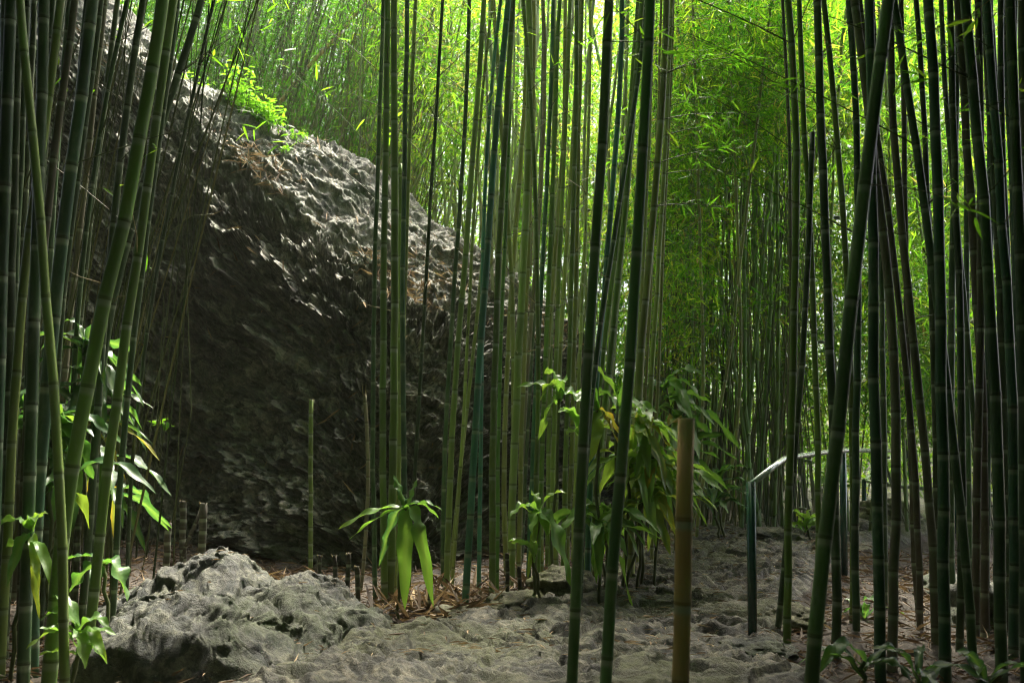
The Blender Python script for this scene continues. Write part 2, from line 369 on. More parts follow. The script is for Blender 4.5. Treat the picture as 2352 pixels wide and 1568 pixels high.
pk1 = pc + np.array([.05, .9, -.25]); pk2 = pc + np.array([0.1, 2.4, 0]); pk2[:, 2] = np.minimum(pc[:, 2] - .8, 1.5); pk3 = pk2 + np.array([0, .6, 0]); pk3[:, 2] = -.3
ctrl = np.stack([pbb, pb, pm1, pm2, psh, pcm, pc, pk1, pk2, pk3], 1)
knots = np.array([0, .06, .30, .48, .60, .72, .82, .88, .95, 1.])
tv = np.concatenate([np.linspace(0, .03, 8)[:-1], np.linspace(.03, .85, NV - 37)[:-1], np.linspace(.85, 1, 31)])
# Catmull-Rom through the control rings
def crom(C, kn, t):
    i = np.clip(np.searchsorted(kn, t, 'right') - 1, 0, len(kn) - 2); u = (t - kn[i]) / (kn[i + 1] - kn[i])
    p = lambda k: C[:, np.clip(k, 0, len(kn) - 1)]
    p0, p1, p2, p3 = p(i - 1), p(i), p(i + 1), p(i + 2); u = u[None, :, None]
    return .5 * (2 * p1 + (p2 - p0) * u + (2 * p0 - 5 * p1 + 4 * p2 - p3) * u**2 + (3 * p1 - p0 - 3 * p2 + p3) * u**3)
R = crom(ctrl, knots, tv)
arc = np.cumsum(np.concatenate([np.zeros((NU, 1)), np.linalg.norm(np.diff(R, axis=1), axis=2)], 1), 1)
nrm = unit(np.cross(np.gradient(R, axis=0), np.gradient(R, axis=1)))
if nrm[NU // 2, NV // 3, 1] > 0: nrm = -nrm
sx = R[..., 0]; sy = arc
th = math.radians(-47)
big = .16 * fbm(sx * .55, sy * .55, 2.2, 3)
wpx = sx + .30 * fbm(sx * 1.1, sy * 1.1, 6.1, 3) + .07 * fbm(sx * 6, sy * 6, 2, 3, .6); wpy = sy + .26 * fbm(sx * 1.1, sy * 1.1, 1.9, 3) + .07 * fbm(sx * 6, sy * 6, 7, 3, .6)
a1 = wpx * math.cos(th) + wpy * math.sin(th); b1 = -wpx * math.sin(th) + wpy * math.cos(th)
def shelves(a, b, seed, brk):
    """saw-toothed flakes along a, stacked along b: they stick out at their lower edge and break up along their length"""
    ph = b + .75 * fbm(a * .55 + seed, b * .42, seed, 3) + .22 * fbm(a * 2.1, b * 1.1, seed + 4, 3); k = np.floor(ph); s_ = ph - k
    A = np.clip(.45 + brk * noise(a * .9 + 31.7 * k, k * 5.3, seed), 0, 1.25)
    prof = np.where(s_ < .10, s_ / .10, (1 - (s_ - .10) / .90)**1.25)
    return A * prof, A * sstep(.80, .99, s_) + A * sstep(.06, 0., s_), k
amp = np.clip(.8 + .7 * fbm(sx * .6, sy * .6, 12, 2), .3, 1.5)
h1, c1, k1 = shelves(a1 * 2.2, b1 * 4.6, 3.1, 1.1); h2, c2, k2 = shelves(a1 * 4.6 + 9, b1 * 10.5, 8.7, 1.3); h3, c3, k3 = shelves(a1 * 9 + 3, b1 * 22, 5.2, 1.4)
rid = lambda x, y, z, o: sum((.5**q) * (1 - 2 * np.abs(noise(x * 2**q + 7 * q, y * 2**q, z + q))) for q in range(o))
f1, f2, dx, dy, cr = voronoi(a1 * 3.2, b1 * 7.6, 1.); f1b, f2b, dxb, dyb, crb = voronoi(a1 * 7.5 + 40, b1 * 16 + 17, 1.)
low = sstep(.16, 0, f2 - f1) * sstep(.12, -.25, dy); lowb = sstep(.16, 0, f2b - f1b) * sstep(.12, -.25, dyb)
disp = amp * (-.155 * dy + .085 * (cr - .5)) + amp * (-.06 * dyb + .045 * (crb - .5)) + amp * (.03 * h1 + .022 * h2 + .016 * h3) + .05 * fbm(sx * 2.5, sy * 2.5, 3, 3) + .019 * fbm(sx * 7, sy * 8, 4, 5, .62) + .016 * rid(sx * 9, sy * 9, 8, 3) + .016 * fbm(sx * 28, sy * 28, 8, 2)
topm = sstep(.56, .66, np.broadcast_to(tv, sx.shape))
disp = disp * (1.35 - .97 * topm) + topm * (.06 * rid(sx * 2.4, sy * 2.8, 21, 4) - .07 * sstep(.2, .7, fbm(sx * 2.1, sy * 2.6, 31, 3)))
# ledge half way up at the right part
disp += .10 * np.exp(-((sx + .95) / .4)**2) * sstep(.47, .53, np.broadcast_to(tv, sx.shape)) * sstep(.62, .54, np.broadcast_to(tv, sx.shape))
RP = R + nrm * (disp + big)[..., None]
crk = np.clip(low * 1.3 * amp + lowb * .9 + c2 * .35, 0, 1) * (1 - .35 * topm)  # shade below the flake edges, painted dark along their lower side
fr = grid_faces(NU, NV)
_n = np.cross(RP[NU // 2 + 1, NV // 3] - RP[NU // 2, NV // 3], RP[NU // 2, NV // 3 + 1] - RP[NU // 2, NV // 3])
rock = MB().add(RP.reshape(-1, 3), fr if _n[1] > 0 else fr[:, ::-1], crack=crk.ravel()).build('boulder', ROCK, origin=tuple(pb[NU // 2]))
tag(rock, 'huge dark boulder with scaly bark-like face and pale sunlit sloping top', 'boulder')
def rock_at(ui, vi): return RP[min(int(ui), NU - 1), min(int(vi), NV - 1)], nrm[min(int(ui), NU - 1), min(int(vi), NV - 1)]

# ------------------------------------------------------------------ smaller stones
def heap(name, m, cx, cyy, rx, ry, bumps, label, cat, seed, nn=170, rough=1., group=None):
    u = np.linspace(-1, 1, nn); a, b = np.meshgrid(u, u, indexing='ij')
    x, y = cx + a * rx, cyy + b * ry
    z = np.zeros_like(x)
    for (bx, by, sx_, sy_, h) in bumps:
        z = np.maximum(z, 0) + h * np.exp(-(((x - bx) / sx_)**2 + ((y - by) / sy_)**2)**1.9)
    rim = np.maximum(np.abs(a), np.abs(b)); z = z - .5 * sstep(.8, 1., rim)
    fx, fy = x + .1 * fbm(x * 3, y * 3, seed, 3), y + .1 * fbm(x * 3, y * 3, seed + 3, 3)
    f1, f2, dx, dy, c = voronoi(fx * 4.2 + seed, fy * 5.0)
    f1b, f2b, dxb, dyb, cb = voronoi(fx * 10 + seed, fy * 11)
    e = sstep(.14, 0, f2 - f1); eb = sstep(.14, 0, f2b - f1b)
    b1_, b2_, b3_ = np.abs(noise(fx * 3.1, fy * 4.2, seed)), np.abs(noise(fx * 8 + 3, fy * 11, seed + 2)), np.abs(noise(fx * 15, fy * 17, seed + 5))
    hh = .07 * fbm(x * 1.9, y * 1.9, seed, 3) + .016 * fbm(x * 9, y * 9, seed, 4, .65) + .04 * b1_**.7 + .022 * b2_**.7 + .014 * b3_ + .03 * (c - .5) - .02 * e + .016 * fbm(x * 30, y * 30, seed, 3)
    e = np.clip(sstep(.10, 0, b1_) + .8 * sstep(.12, 0, b2_) + .5 * sstep(.15, 0, b3_), 0, 1); eb = eb * .3
    z = z + rough * hh * sstep(.02, .2, z)
    zg = ground0(x, y); z = zg - .12 + z
    vv = np.stack([x + rough * .05 * fbm(x * 5, z * 5, y * 5, 2), y + rough * .05 * fbm(z * 5, y * 5, x * 5 + 9, 2), z], -1).reshape(-1, 3)
    o = MB().add(vv, grid_faces(nn, nn), crack=np.clip(e * .75 + eb * .3, 0, 1).ravel()).build(name, m, origin=(cx, cyy, g1(cx, cyy)))
    return tag(o, label, cat, group), x, y, z
def wx(px, D): return (px - CX) / F * D / CP
small, hx, hy, hz = heap('low_boulder', STONE, wx(585, 6.1), 6.15, 1.15, 1.25,
     [(wx(640, 6.5), 6.5, .55, .6, .25), (wx(420, 6.4), 6.3, .5, .55, .27), (wx(500, 5.8), 5.7, .62, .55, .27), (wx(790, 6.2), 6.15, .36, .45, .22), (wx(420, 5.3), 5.25, .5, .4, .2), (wx(880, 6.0), 5.95, .25, .3, .10)],
     'low rounded grey boulder lying on the ground in front of the huge rock', 'boulder', 5.3, 240)

def stone(px, py, D, rx, ry, rz, m, label, seed, group=None):
    nu, nv = 40, 56
    a = np.linspace(0, np.pi, nu); b = np.arange(nv) / nv * 2 * np.pi; A, B = np.meshgrid(a, b, indexing='ij')
    d = np.stack([np.sin(A) * np.cos(B), np.sin(A) * np.sin(B), np.cos(A)], -1)
    f1, f2, _, _, c = voronoi(d[..., 0] * 2.2 + seed, d[..., 1] * 2.2 + d[..., 2] * 1.3)
    r = 1 + .28 * fbm(d[..., 0] * 1.4 + seed, d[..., 1] * 1.4, d[..., 2] * 1.4, 4) + .10 * (c - .5) - .08 * sstep(.15, 0, f2 - f1)
    v = d * r[..., None] * np.array([rx, ry, rz])
    p = at(px, py, D); p[2] = g1(p[0], p[1])
    o = MB().add(v.reshape(-1, 3), grid_faces(nu, nv, True), crack=sstep(.12, 0, f2 - f1).ravel() * .6).build('stone', m)
    o.location = p + np.array([0, 0, rz * .25]); o.rotation_euler.z = seed
    return tag(o, label, 'stone', group)
stone(1190, 1420, 6.72, .36, .22, .10, MOSSY, 'yellow green mossy stone at the path edge right of the two leaning bases', 1.3)
stone(1065, 1440, 6.5, .32, .16, .07, MOSSY, 'flat mossy stone at the left end of the path edging', 2.1)
stone(1295, 1392, 7.0, .3, .22, .12, MOSSY, 'brown green stone against the litter behind the thick bamboo pair', 4.4)
stone(1395, 1330, 7.6, .2, .2, .09, MOSSY, 'small mossy stone by the drooping leaves on the path edge', 5.2)
stone(1745, 1552, 5.35, .2, .18, .07, STONE, 'grey blue stone at the foot of the near handrail post', 6.5)
stone(1830, 1440, 6.2, .2, .18, .09, MOSSY, 'mossy stone in the dark hollow right of the near post', 7.7)
stone(2190, 1330, 7.2, .3, .3, .12, STONE, 'pale stone seen through the dark culms at the right', 10.4)
stone(2265, 1440, 6.3, .3, .25, .2, STONE, 'pale stone low between the dark culms near the right edge', 11.9)
stone(2030, 1262, 12.6, .4, .3, .18, MOSSY, 'mossy stone beside the foot of the far handrail post', 12.2)
stone(1760, 1240, 9.0, .32, .25, .09, PATH, 'pinkish pale stone on the crest of the path', 13.4)

# ------------------------------------------------------------------ bamboo culms
def culm_line(D, pts, dlean=0., ztop=8.5, bottom=None):
    """pixel polyline at distance D -> x(z) curve and the ground height; linear beyond its ends"""
    W = np.array([at(px, py, D) for px, py in pts]); o = np.argsort(W[:, 2]); W = W[o]
    deg = min(3 if len(W) > 4 else 2, len(W) - 1)
    c = np.polyfit(W[:, 2], W[:, 0], deg); dc = np.polyder(c); z0, z1 = W[0, 2], W[-1, 2]
    def X(z):
        z = np.asarray(z, float); zc = np.clip(z, z0, z1); return np.polyval(c, zc) + np.polyval(dc, zc) * (z - zc) * .8
    gzv = .5
    for _ in range(6): gzv = g1(float(X(gzv)), D)
    return X, gzv
def node_profile(h0, h1, inter, rng):
    """node heights along the culm, closer near the base"""
    n = []; s = h0 + inter * rng.uniform(.15, .5)
    while s < h1:
        n.append(s); s += inter * rng.uniform(.92, 1.08) * (.62 + .38 * min(1, (s - h0) / 1.2))
    return np.array(n)
RING_CACHE = {}
def make_culm(name, D, w, pts, kind, label=None, group=None, inter=.33, ztop=8.5, cut=None, rings=True, sides=14, dlean=0., base=None, seed=None, cat='bamboo', taper=.72):
    rng = np.random.default_rng(seed if seed is not None else int(abs(pts[0][0] * 7 + D * 1000)) + 5)
    X, gz0 = culm_line(D, pts)
    if base is not None: gz0 = base
    z1 = cut if cut is not None else ztop
    r0 = w * .5 * m_per_px(D)
    nodes = node_profile(gz0, z1 - .02, inter, rng)
    zz, off, ring, scar = [gz0 - .12], [1.0], [0], [0]
    for q, s in enumerate(nodes):
        if zz[-1] < s - .12: zz.append((zz[-1] + s) / 2); off.append(.985); ring.append(0); scar.append(0)
        k = r0 * 1.0
        for d, f, rg, sc in ((-k * 1.2 - .008, 1., .15, 0), (-k * .9, 1., .9, 0), (-k * .3, 1.0, .8, 0), (-.0045, 1.015, 0., .9), (0., 1.085, .1, .5), (.0045, 1.0, 0, .8), (k * .22 + .004, 1.055, .25, 0), (k * .6 + .008, 1., .05, 0)):
            zz.append(s + d); off.append(f); ring.append(rg); scar.append(sc)
    zz.append(z1); off.append(1.); ring.append(0); scar.append(0)
    zz = np.array(zz); o = np.argsort(zz, kind='stable'); zz = zz[o]; off = np.array(off)[o]; ring = np.array(ring)[o]; scar = np.array(scar)[o]
    keep = np.concatenate([[True], np.diff(zz) > .0008]); zz, off, ring, scar = zz[keep], off[keep], ring[keep], scar[keep]
    # small zig-zag from node to node
    jx = np.interp(zz, nodes, rng.normal(0, .10 * r0, len(nodes))) if len(nodes) > 1 else 0 * zz
    jy = np.interp(zz, nodes, rng.normal(0, .15 * r0, len(nodes))) if len(nodes) > 1 else 0 * zz
    yb = D + jy + dlean * (zz - gz0)
    P_ = np.stack([X(zz) + jx, yb, zz], 1)
    tp = 1 - (1 - taper) * np.clip((zz - gz0) / (8.5 - gz0), 0, 1)
    v, f = tube(P_, r0 * off * tp, sides)
    org = P_[0] + np.array([0, 0, .12])
    rg = np.concatenate([np.repeat(ring, sides), [0, 0]]) * rng.uniform(.6, 1.); sc = np.concatenate([np.repeat(scar, sides), [0, 0]])
    ton = rng.random(len(nodes) + 1)[np.searchsorted(nodes, zz)] * .6 + .2 if len(nodes) else .5 + 0 * zz
    o_ = MB().add(v, f, ring=rg, scar=sc, tone=np.concatenate([np.repeat(ton, sides), [.5, .5]])).build(name, BM[kind], origin=tuple(org))
    if label: tag(o_, label, cat, group)
    if rings:
        for s in nodes:
            c = np.array([np.interp(s, zz, P_[:, q]) for q in range(3)]); py = HZ - (c[2] - CAMZ) / c[1] * F
            if -60 < py < 1620:
                rr = r0 * float(np.interp(s, zz, tp)); tt = unit(np.array([float(X(s + .05) - X(s - .05)), dlean * .1, .1]))
                pts_ = [c + tt * h for h in (-.006 - .1 * rr, -.003, .0015, .005, .009 + .1 * rr)]
                vv, ff = tube(pts_, rr * np.array([1.012, 1.10, 1.125, 1.07, 1.014]), sides)
                n_ = MB().add(vv, ff, ring=[.25] * len(vv), scar=np.concatenate([np.repeat([.1, .9, .35, .8, .1], sides), [0, 0]]), tone=.5).build('node', BM[kind], o_, origin=tuple(c - org))
    o_['_'] = 0; del o_['_']
    return o_, X, nodes, r0, org, dlean

C = {}
def culm(key, D, w, pts, kind, label, group=None, **kw):
    C[key] = make_culm('bamboo_culm', D, w, pts, kind, label, group, **kw); C[key] = (*C[key], D)
# --- the clump left of the centre
culm('a', 7.05, 11, [(876, 150), (866, 450), (858, 784), (856, 1050), (862, 1330)], 'dark', 'thin dark culm hugging the left side of the bright pair left of centre')
culm('b', 6.85, 16, [(890, 0), (885, 400), (881, 784), (879, 1100), (885, 1404)], 'green', 'bright yellow green culm at the left of the clump behind the hanging strap leaves')
culm('c', 6.9, 18.5, [(904, 0), (906, 400), (906, 784), (902, 1050), (894, 1370)], 'green', 'thick mid green culm directly right of the bright yellow green one')
culm('c2', 7.2, 10, [(918, 784), (917, 1000), (914, 1350)], 'green', 'slim green culm squeezed between the thick mid green culm and the bowing blue green one', inter=.3, ztop=3.6)
culm('d', 7.05, 12.5, [(935, 0), (928, 500), (923, 784), (928, 950), (935, 1300)], 'deep', 'blue green culm bowing slightly right at its foot behind the hanging strap leaves')
culm('e', 7.1, 10.5, [(955, 0), (945, 220), (936, 450), (926, 784), (918, 1000)], 'olive', 'olive culm with crossing twigs leaning left as it descends behind the bright pair')
culm('f', 7.0, 9, [(1017, 0), (1003, 250), (992, 400), (971, 784), (957, 1010), (944, 1250)], 'dark', 'slender dark culm with twig forks standing alone before the pale top of the rock')
culm('g', 7.25, 11, [(1078, 0), (1064, 350), (1034, 784), (1024, 1000), (1018, 1350)], 'dark', 'dark slim culm left of the olive green one with swollen joints')
culm('h', 7.1, 14, [(1112, 0), (1090, 300), (1056, 784), (1036, 1000), (1026, 1419)], 'olive', 'olive green culm with swollen joints reaching the litter left of the teal culm')
culm('i', 7.5, 8, [(1127, 40), (1096, 350), (1079, 784), (1060, 950), (1046, 1250)], 'olive', 'thin olive culm just left of the teal culm')
culm('i2', 7.9, 9, [(1112, 560), (1098, 700), (1085, 830), (1060, 1050)], 'olive', 'thin brownish culm leaning behind the teal culm against the rock', ztop=3.4)
culm('j', 6.8, 16.5, [(1168, 0), (1151, 175), (1129, 450), (1105, 784), (1087, 1050), (1083, 1170), (1066, 1410)], 'teal', 'stout teal blue culm leaning right at the top with pale wax rings at its foot')
culm('j2', 7.15, 10, [(1151, 0), (1128, 200), (1113, 500), (1106, 784), (1104, 1000), (1101, 1260)], 'teal', 'slim teal culm standing just behind the stout teal blue culm')
culm('k', 6.9, 15.5, [(1178, 0), (1166, 250), (1150, 500), (1136, 850), (1132, 1100), (1133, 1409)], 'green', 'bright green culm with lit right edge standing right of the stout teal blue culm')
culm('k2', 7.2, 9, [(1160, 551), (1150, 784), (1146, 1000), (1143, 1200)], 'green', 'narrow green culm overlapped by the right edge of the bright green culm', ztop=4.2)
# --- the crowd in the middle
CR = 'slim culms crowded between the teal culm and the thick dark pair'
culm('l', 7.6, 12, [(1158, 380), (1168, 530), (1172, 600), (1180, 870), (1178, 1100), (1172, 1300)], 'olive', 'olive culm with a sunlit edge right of the bright green culm, bending left up high', CR)
culm('l0', 8.0, 12, [(1210, 100), (1190, 480), (1167, 720), (1166, 870), (1160, 1250)], 'olive', 'brownish olive culm hidden low behind the olive culm with sunlit edge', CR)
culm('l2', 7.5, 18, [(1216, 60), (1209, 450), (1198, 700), (1188, 870), (1174, 1280)], 'olive', 'broadest olive culm of the middle crowd, right of the culm bending left', CR)
culm('l1', 7.35, 11.5, [(1201, 0), (1219, 200), (1227, 450), (1236, 690), (1235, 870), (1231, 1150), (1228, 1290)], 'green', 'green culm slanting left up high and crossing the broadest olive culm', CR)
culm('l3', 7.9, 11, [(1226, 0), (1222, 300), (1214, 600), (1200, 900), (1192, 1250)], 'olive', 'olive culm between the slanting green culm and the broadest olive one', CR)
culm('m', 7.6, 11, [(1271, 0), (1260, 350), (1248, 551), (1240, 750), (1230, 900), (1215, 1260)], 'teal', 'teal tinted culm in the middle crowd above the small crown of broad leaves', CR)
culm('n1', 8.1, 11, [(1250, 100), (1240, 450), (1222, 740), (1205, 900), (1195, 1200)], 'brown', 'brown withered culm in the middle crowd leaning left towards its foot', CR)
culm('n2', 8.3, 9, [(1249, 40), (1241, 300), (1236, 600), (1216, 900)], 'dark', 'dark narrow culm behind the teal tinted culm of the middle crowd', CR)
culm('o1', 7.6, 11.5, [(1285, 0), (1268, 400), (1265, 655), (1257, 760), (1248, 865), (1240, 1180)], 'green', 'green culm right of the teal tinted one with a kink at mid height', CR)
culm('o2', 7.8, 11, [(1297, 200), (1284, 500), (1267, 655), (1250, 950), (1243, 1200)], 'olive', 'olive culm crossing behind the kinked green culm', CR)
culm('o3', 8.2, 11, [(1272, 150), (1270, 500), (1265, 760), (1263, 900), (1258, 1200)], 'green', 'straight green culm behind the kinked one, above the yellow tipped leaves', CR)
culm('p1', 7.6, 11, [(1309, 0), (1298, 300), (1288, 551), (1276, 865), (1266, 1250)], 'olive', 'olive culm with evenly spaced dark joints left of two close straight culms', CR)
culm('p2', 7.9, 11.5, [(1330, 60), (1312, 400), (1296, 676), (1286, 790), (1284, 900), (1276, 1220)], 'olive', 'olive culm behind and right of the evenly jointed one', CR)
culm('p3', 7.5, 12.5, [(1324, 0), (1321, 350), (1312, 697), (1306, 865), (1296, 1200)], 'green', 'left one of two close straight culms left of the thick dark pair', CR)
culm('p4', 7.6, 11, [(1337, 0), (1329, 350), (1322, 700), (1318, 870), (1305, 1230)], 'olive', 'right one of two close straight culms left of the thick dark pair', CR)
culm('p5', 8.3, 9, [(1356, 0), (1346, 400), (1344, 655), (1332, 780), (1325, 950), (1318, 1220)], 'olive', 'thin curving culm immediately left of the left thick dark culm', CR)
culm('s', 7.1, 14, [(1429, 0), (1419, 250), (1405, 500), (1388, 655), (1372, 850), (1352, 1200)], 'teal', 'pale teal culm passing behind the left thick dark culm', CR)
culm('t', 6.6, 12.5, [(1480, 60), (1471, 150), (1454, 250), (1419, 500), (1392, 655), (1366, 860), (1340, 1150)], 'dark', 'slender dark culm leaning strongly from the right thick culm down to the left one', inter=.28)
culm('t2', 7.3, 12, [(1440, 350), (1415, 551), (1407, 676), (1390, 760), (1380, 865), (1350, 1230)], 'green', 'green culm with lit right edge just right of the strongly leaning dark culm', CR)
culm('t3', 7.2, 15, [(1440, 450), (1417, 676), (1400, 822), (1390, 930), (1362, 1200)], 'green', 'broader green culm beside the hanging light green leaf', CR)
culm('t4', 7.5, 14, [(1452, 300), (1430, 551), (1417, 697), (1402, 865), (1385, 1000), (1360, 1250)], 'olive', 'olive culm left of the right thick dark culm, low joints showing', CR)
# --- thick dark pair and stake in front
culm('r', 4.3, 25, [(1401, 0), (1386, 250), (1375, 450), (1358, 800), (1344, 984), (1331, 1134), (1320, 1334), (1314, 1568)], 'mid', 'left one of the thick dark green pair standing in front at centre', inter=.44)
culm('u', 4.0, 27, [(1494, 0), (1478, 350), (1450, 784), (1430, 1034), (1411, 1284), (1391, 1568)], 'mid', 'right one of the thick dark green pair standing in front at centre', inter=.46)
culm('v', 7.3, 18, [(1530, 0), (1519, 300), (1504, 450), (1491, 560), (1471, 870), (1450, 1230)], 'olive', 'yellow green culm with bright right edge just right of the thick dark pair', inter=.36)
culm('v1', 7.6, 9, [(1490, 350), (1476, 620), (1463, 870), (1440, 1200)], 'olive', 'narrow culm between the right thick dark culm and the bright edged one', inter=.33)
culm('v2', 7.8, 7, [(1510, 300), (1501, 551), (1484, 865), (1470, 1150)], 'thin', 'very thin pale lit culm right of the bright edged one')
culm('w1', 7.7, 12, [(1532, 250), (1517, 551), (1496, 865), (1478, 1180)], 'olive', 'olive culm standing in the large leafy plant left of the cut stake')
culm('w2', 7.9, 8, [(1540, 200), (1525, 551), (1511, 865), (1500, 1180)], 'thin', 'thin lit culm at the right of the olive one above the leafy plant')
# --- right side
culm('A', 5.6, 18, [(1809, 0), (1828, 225), (1830, 450), (1816, 784), (1818, 1084), (1812, 1300), (1808, 1568)], 'green', 'leftmost mid green culm of the right group, straight behind the bent handrail')
culm('A2', 5.9, 14, [(1860, 500), (1845, 784), (1806, 1250), (1778, 1520)], 'dark', 'dark culm leaning left at its foot beside the near handrail post', ztop=3.4)
culm('A3', 7.0, 9, [(1798, 0), (1810, 300), (1818, 600), (1812, 900)], 'brown', 'thin brown culm left behind the leftmost green culm of the right group')
culm('B', 6.2, 14, [(1833, 0), (1850, 250), (1853, 450), (1868, 784), (1880, 1030), (1880, 1300), (1873, 1500)], 'green', 'green culm with pale lit edge second in the right group')
culm('C', 5.5, 21, [(1876, 0), (1888, 300), (1895, 550), (1905, 784), (1914, 984), (1918, 1184), (1922, 1568)], 'dark', 'dark ringed culm left of the thick leaning one')
culm('D', 6.2, 15, [(1893, 0), (1913, 300), (1938, 500), (1953, 650), (1955, 800), (1952, 1000), (1958, 1300), (1960, 1500)], 'green', 'mid green culm that bends behind the thick leaning culm')
culm('E', 6.0, 17, [(1949, 0), (1966, 200), (1969, 350), (1966, 600), (1970, 900), (1964, 1250)], 'deep', 'blue green dark culm crossing behind the thick leaning one up high')
culm('F', 3.9, 33, [(2040, 0), (2010, 250), (1978, 520), (1943, 784), (1918, 1084), (1893, 1284), (1863, 1568)], 'mid', 'thickest culm at the right, leaning up to the right across the others in front', inter=.5)
culm('G', 5.2, 20, [(2053, 0), (2088, 250), (2118, 450), (2148, 625), (2165, 784), (2180, 970), (2200, 1100), (2226, 1400), (2235, 1500)], 'dark', 'dark culm slanting left up high from the right group')
culm('H', 5.7, 19, [(2046, 60), (2055, 400), (2078, 560), (2100, 784), (2118, 934), (2133, 1184), (2146, 1400), (2150, 1540)], 'brown', 'grey brown culm with a torn strip of sheath right of the leaning one')
culm('H2', 6.4, 13, [(2070, 0), (2075, 300), (2082, 600), (2086, 900), (2108, 1400)], 'brown', 'darker brown culm close behind the torn sheath culm')
culm('I', 6.1, 15, [(2014, 300), (2038, 500), (2068, 700), (2087, 900), (2106, 1200), (2118, 1500)], 'brown', 'brown slim culm curving right on its way down in the right group', ztop=5)
culm('J', 4.9, 25, [(2000, 200), (2006, 500), (2009, 700), (2003, 820), (2013, 1084), (2020, 1300), (2024, 1568)], 'deep', 'broad fresh green culm right of the foot of the leaning one')
culm('K', 5.3, 22, [(2030, 550), (2046, 700), (2055, 850), (2058, 1134), (2052, 1400), (2049, 1568)], 'brown', 'broad dark brown culm right of the broad fresh green one', ztop=4.5)
culm('L', 5.0, 26, [(2133, 0), (2148, 250), (2156, 500), (2162, 784), (2166, 1084), (2170, 1400), (2172, 1568)], 'deep', 'broad dark teal culm right of the brown ones at the right')
RG = 'dark culms crowding the right edge'
rl = 'one of the near black culms standing in a row towards the right edge'
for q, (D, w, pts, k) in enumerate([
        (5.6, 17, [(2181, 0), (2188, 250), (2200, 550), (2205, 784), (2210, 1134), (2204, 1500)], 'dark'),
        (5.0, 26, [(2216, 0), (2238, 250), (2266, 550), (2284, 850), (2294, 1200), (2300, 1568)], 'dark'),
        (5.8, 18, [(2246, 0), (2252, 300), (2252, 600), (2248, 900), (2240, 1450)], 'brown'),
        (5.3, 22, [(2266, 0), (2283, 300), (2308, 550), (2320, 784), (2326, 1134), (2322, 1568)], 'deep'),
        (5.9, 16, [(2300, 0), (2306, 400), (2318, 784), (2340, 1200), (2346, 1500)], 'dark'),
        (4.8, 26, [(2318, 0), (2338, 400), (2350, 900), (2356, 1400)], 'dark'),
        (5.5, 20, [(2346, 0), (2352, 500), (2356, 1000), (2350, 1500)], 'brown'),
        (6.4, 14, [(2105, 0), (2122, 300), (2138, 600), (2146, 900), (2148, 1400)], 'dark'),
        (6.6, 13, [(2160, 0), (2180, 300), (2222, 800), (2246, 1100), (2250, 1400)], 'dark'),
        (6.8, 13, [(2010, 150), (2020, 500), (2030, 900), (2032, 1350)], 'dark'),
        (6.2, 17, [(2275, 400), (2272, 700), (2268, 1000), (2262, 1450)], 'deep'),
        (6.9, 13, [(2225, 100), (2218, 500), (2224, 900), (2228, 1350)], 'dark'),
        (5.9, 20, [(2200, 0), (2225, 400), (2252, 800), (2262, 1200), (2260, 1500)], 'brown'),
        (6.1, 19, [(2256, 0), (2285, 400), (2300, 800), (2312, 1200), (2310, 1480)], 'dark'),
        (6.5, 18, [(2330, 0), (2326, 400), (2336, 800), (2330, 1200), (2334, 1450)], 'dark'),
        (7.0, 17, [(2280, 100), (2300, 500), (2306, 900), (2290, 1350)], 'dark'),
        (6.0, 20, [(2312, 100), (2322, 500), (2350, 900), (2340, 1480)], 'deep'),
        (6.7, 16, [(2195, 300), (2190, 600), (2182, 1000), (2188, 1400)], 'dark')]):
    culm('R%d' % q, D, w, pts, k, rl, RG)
# --- left side
culm('L1', 4.6, 22, [(48, 0), (65, 200), (85, 425), (103, 650), (120, 800), (133, 1034), (141, 1284), (150, 1568)], 'olive', 'yellowish culm at the left with bends at its joints, leaning left up high', inter=.40)
culm('L2', 4.8, 33, [(372, 0), (340, 225), (300, 425), (266, 575), (222, 784), (193, 934), (165, 1084), (143, 1250)], 'green', 'thickest yellow green culm at the left leaning right up to the frame top', inter=.40)
culm('L3', 5.3, 23, [(400, 0), (370, 200), (344, 375), (315, 600), (288, 784), (265, 934), (245, 1109), (220, 1300), (205, 1450)], 'green', 'mid green leaning culm close to the right of the thickest yellow green one', inter=.38)
culm('L3b', 5.7, 14, [(402, 60), (372, 300), (340, 500), (316, 700), (304, 800), (292, 950), (270, 1200)], 'dark', 'dark culm behind the mid green leaning one at the left', inter=.33)
culm('L4', 6.0, 19, [(463, 0), (410, 175), (372, 290), (310, 480), (262, 700), (225, 950)], 'dark', 'dark culm leaning strongest to the right across the rock top at the left', inter=.36)
culm('L5', 6.3, 9, [(492, 0), (440, 225), (396, 450), (365, 600), (333, 784), (312, 1000), (296, 1200)], 'dark', 'thinnest dark culm crossing the left part of the scaly rock face', inter=.3)
culm('L6', 5.2, 31, [(212, 0), (186, 250), (156, 450), (130, 640), (105, 900), (85, 1250), (70, 1500)], 'deep', 'broad blue grey culm at the left behind the yellowish bent one', inter=.4)
culm('L6b', 5.7, 15, [(226, 60), (200, 250), (172, 460), (150, 640), (140, 760)], 'dark', 'slim dark culm along the right side of the broad blue grey one', inter=.35)
culm('L7', 5.5, 19, [(172, 0), (140, 250), (115, 450), (92, 650), (70, 900), (50, 1300)], 'brown', 'brown green culm third from the left group centre, leaning right', inter=.36)
culm('L8', 5.8, 17, [(146, 0), (118, 200), (96, 420), (80, 700), (60, 1200)], 'dark', 'dark culm left of the brown green one, darker joints', inter=.36)
culm('L9', 5.6, 18, [(121, 0), (100, 250), (80, 600), (62, 900), (52, 1300)], 'dark', 'dark culm crossing behind the yellowish bent one up high', inter=.36)
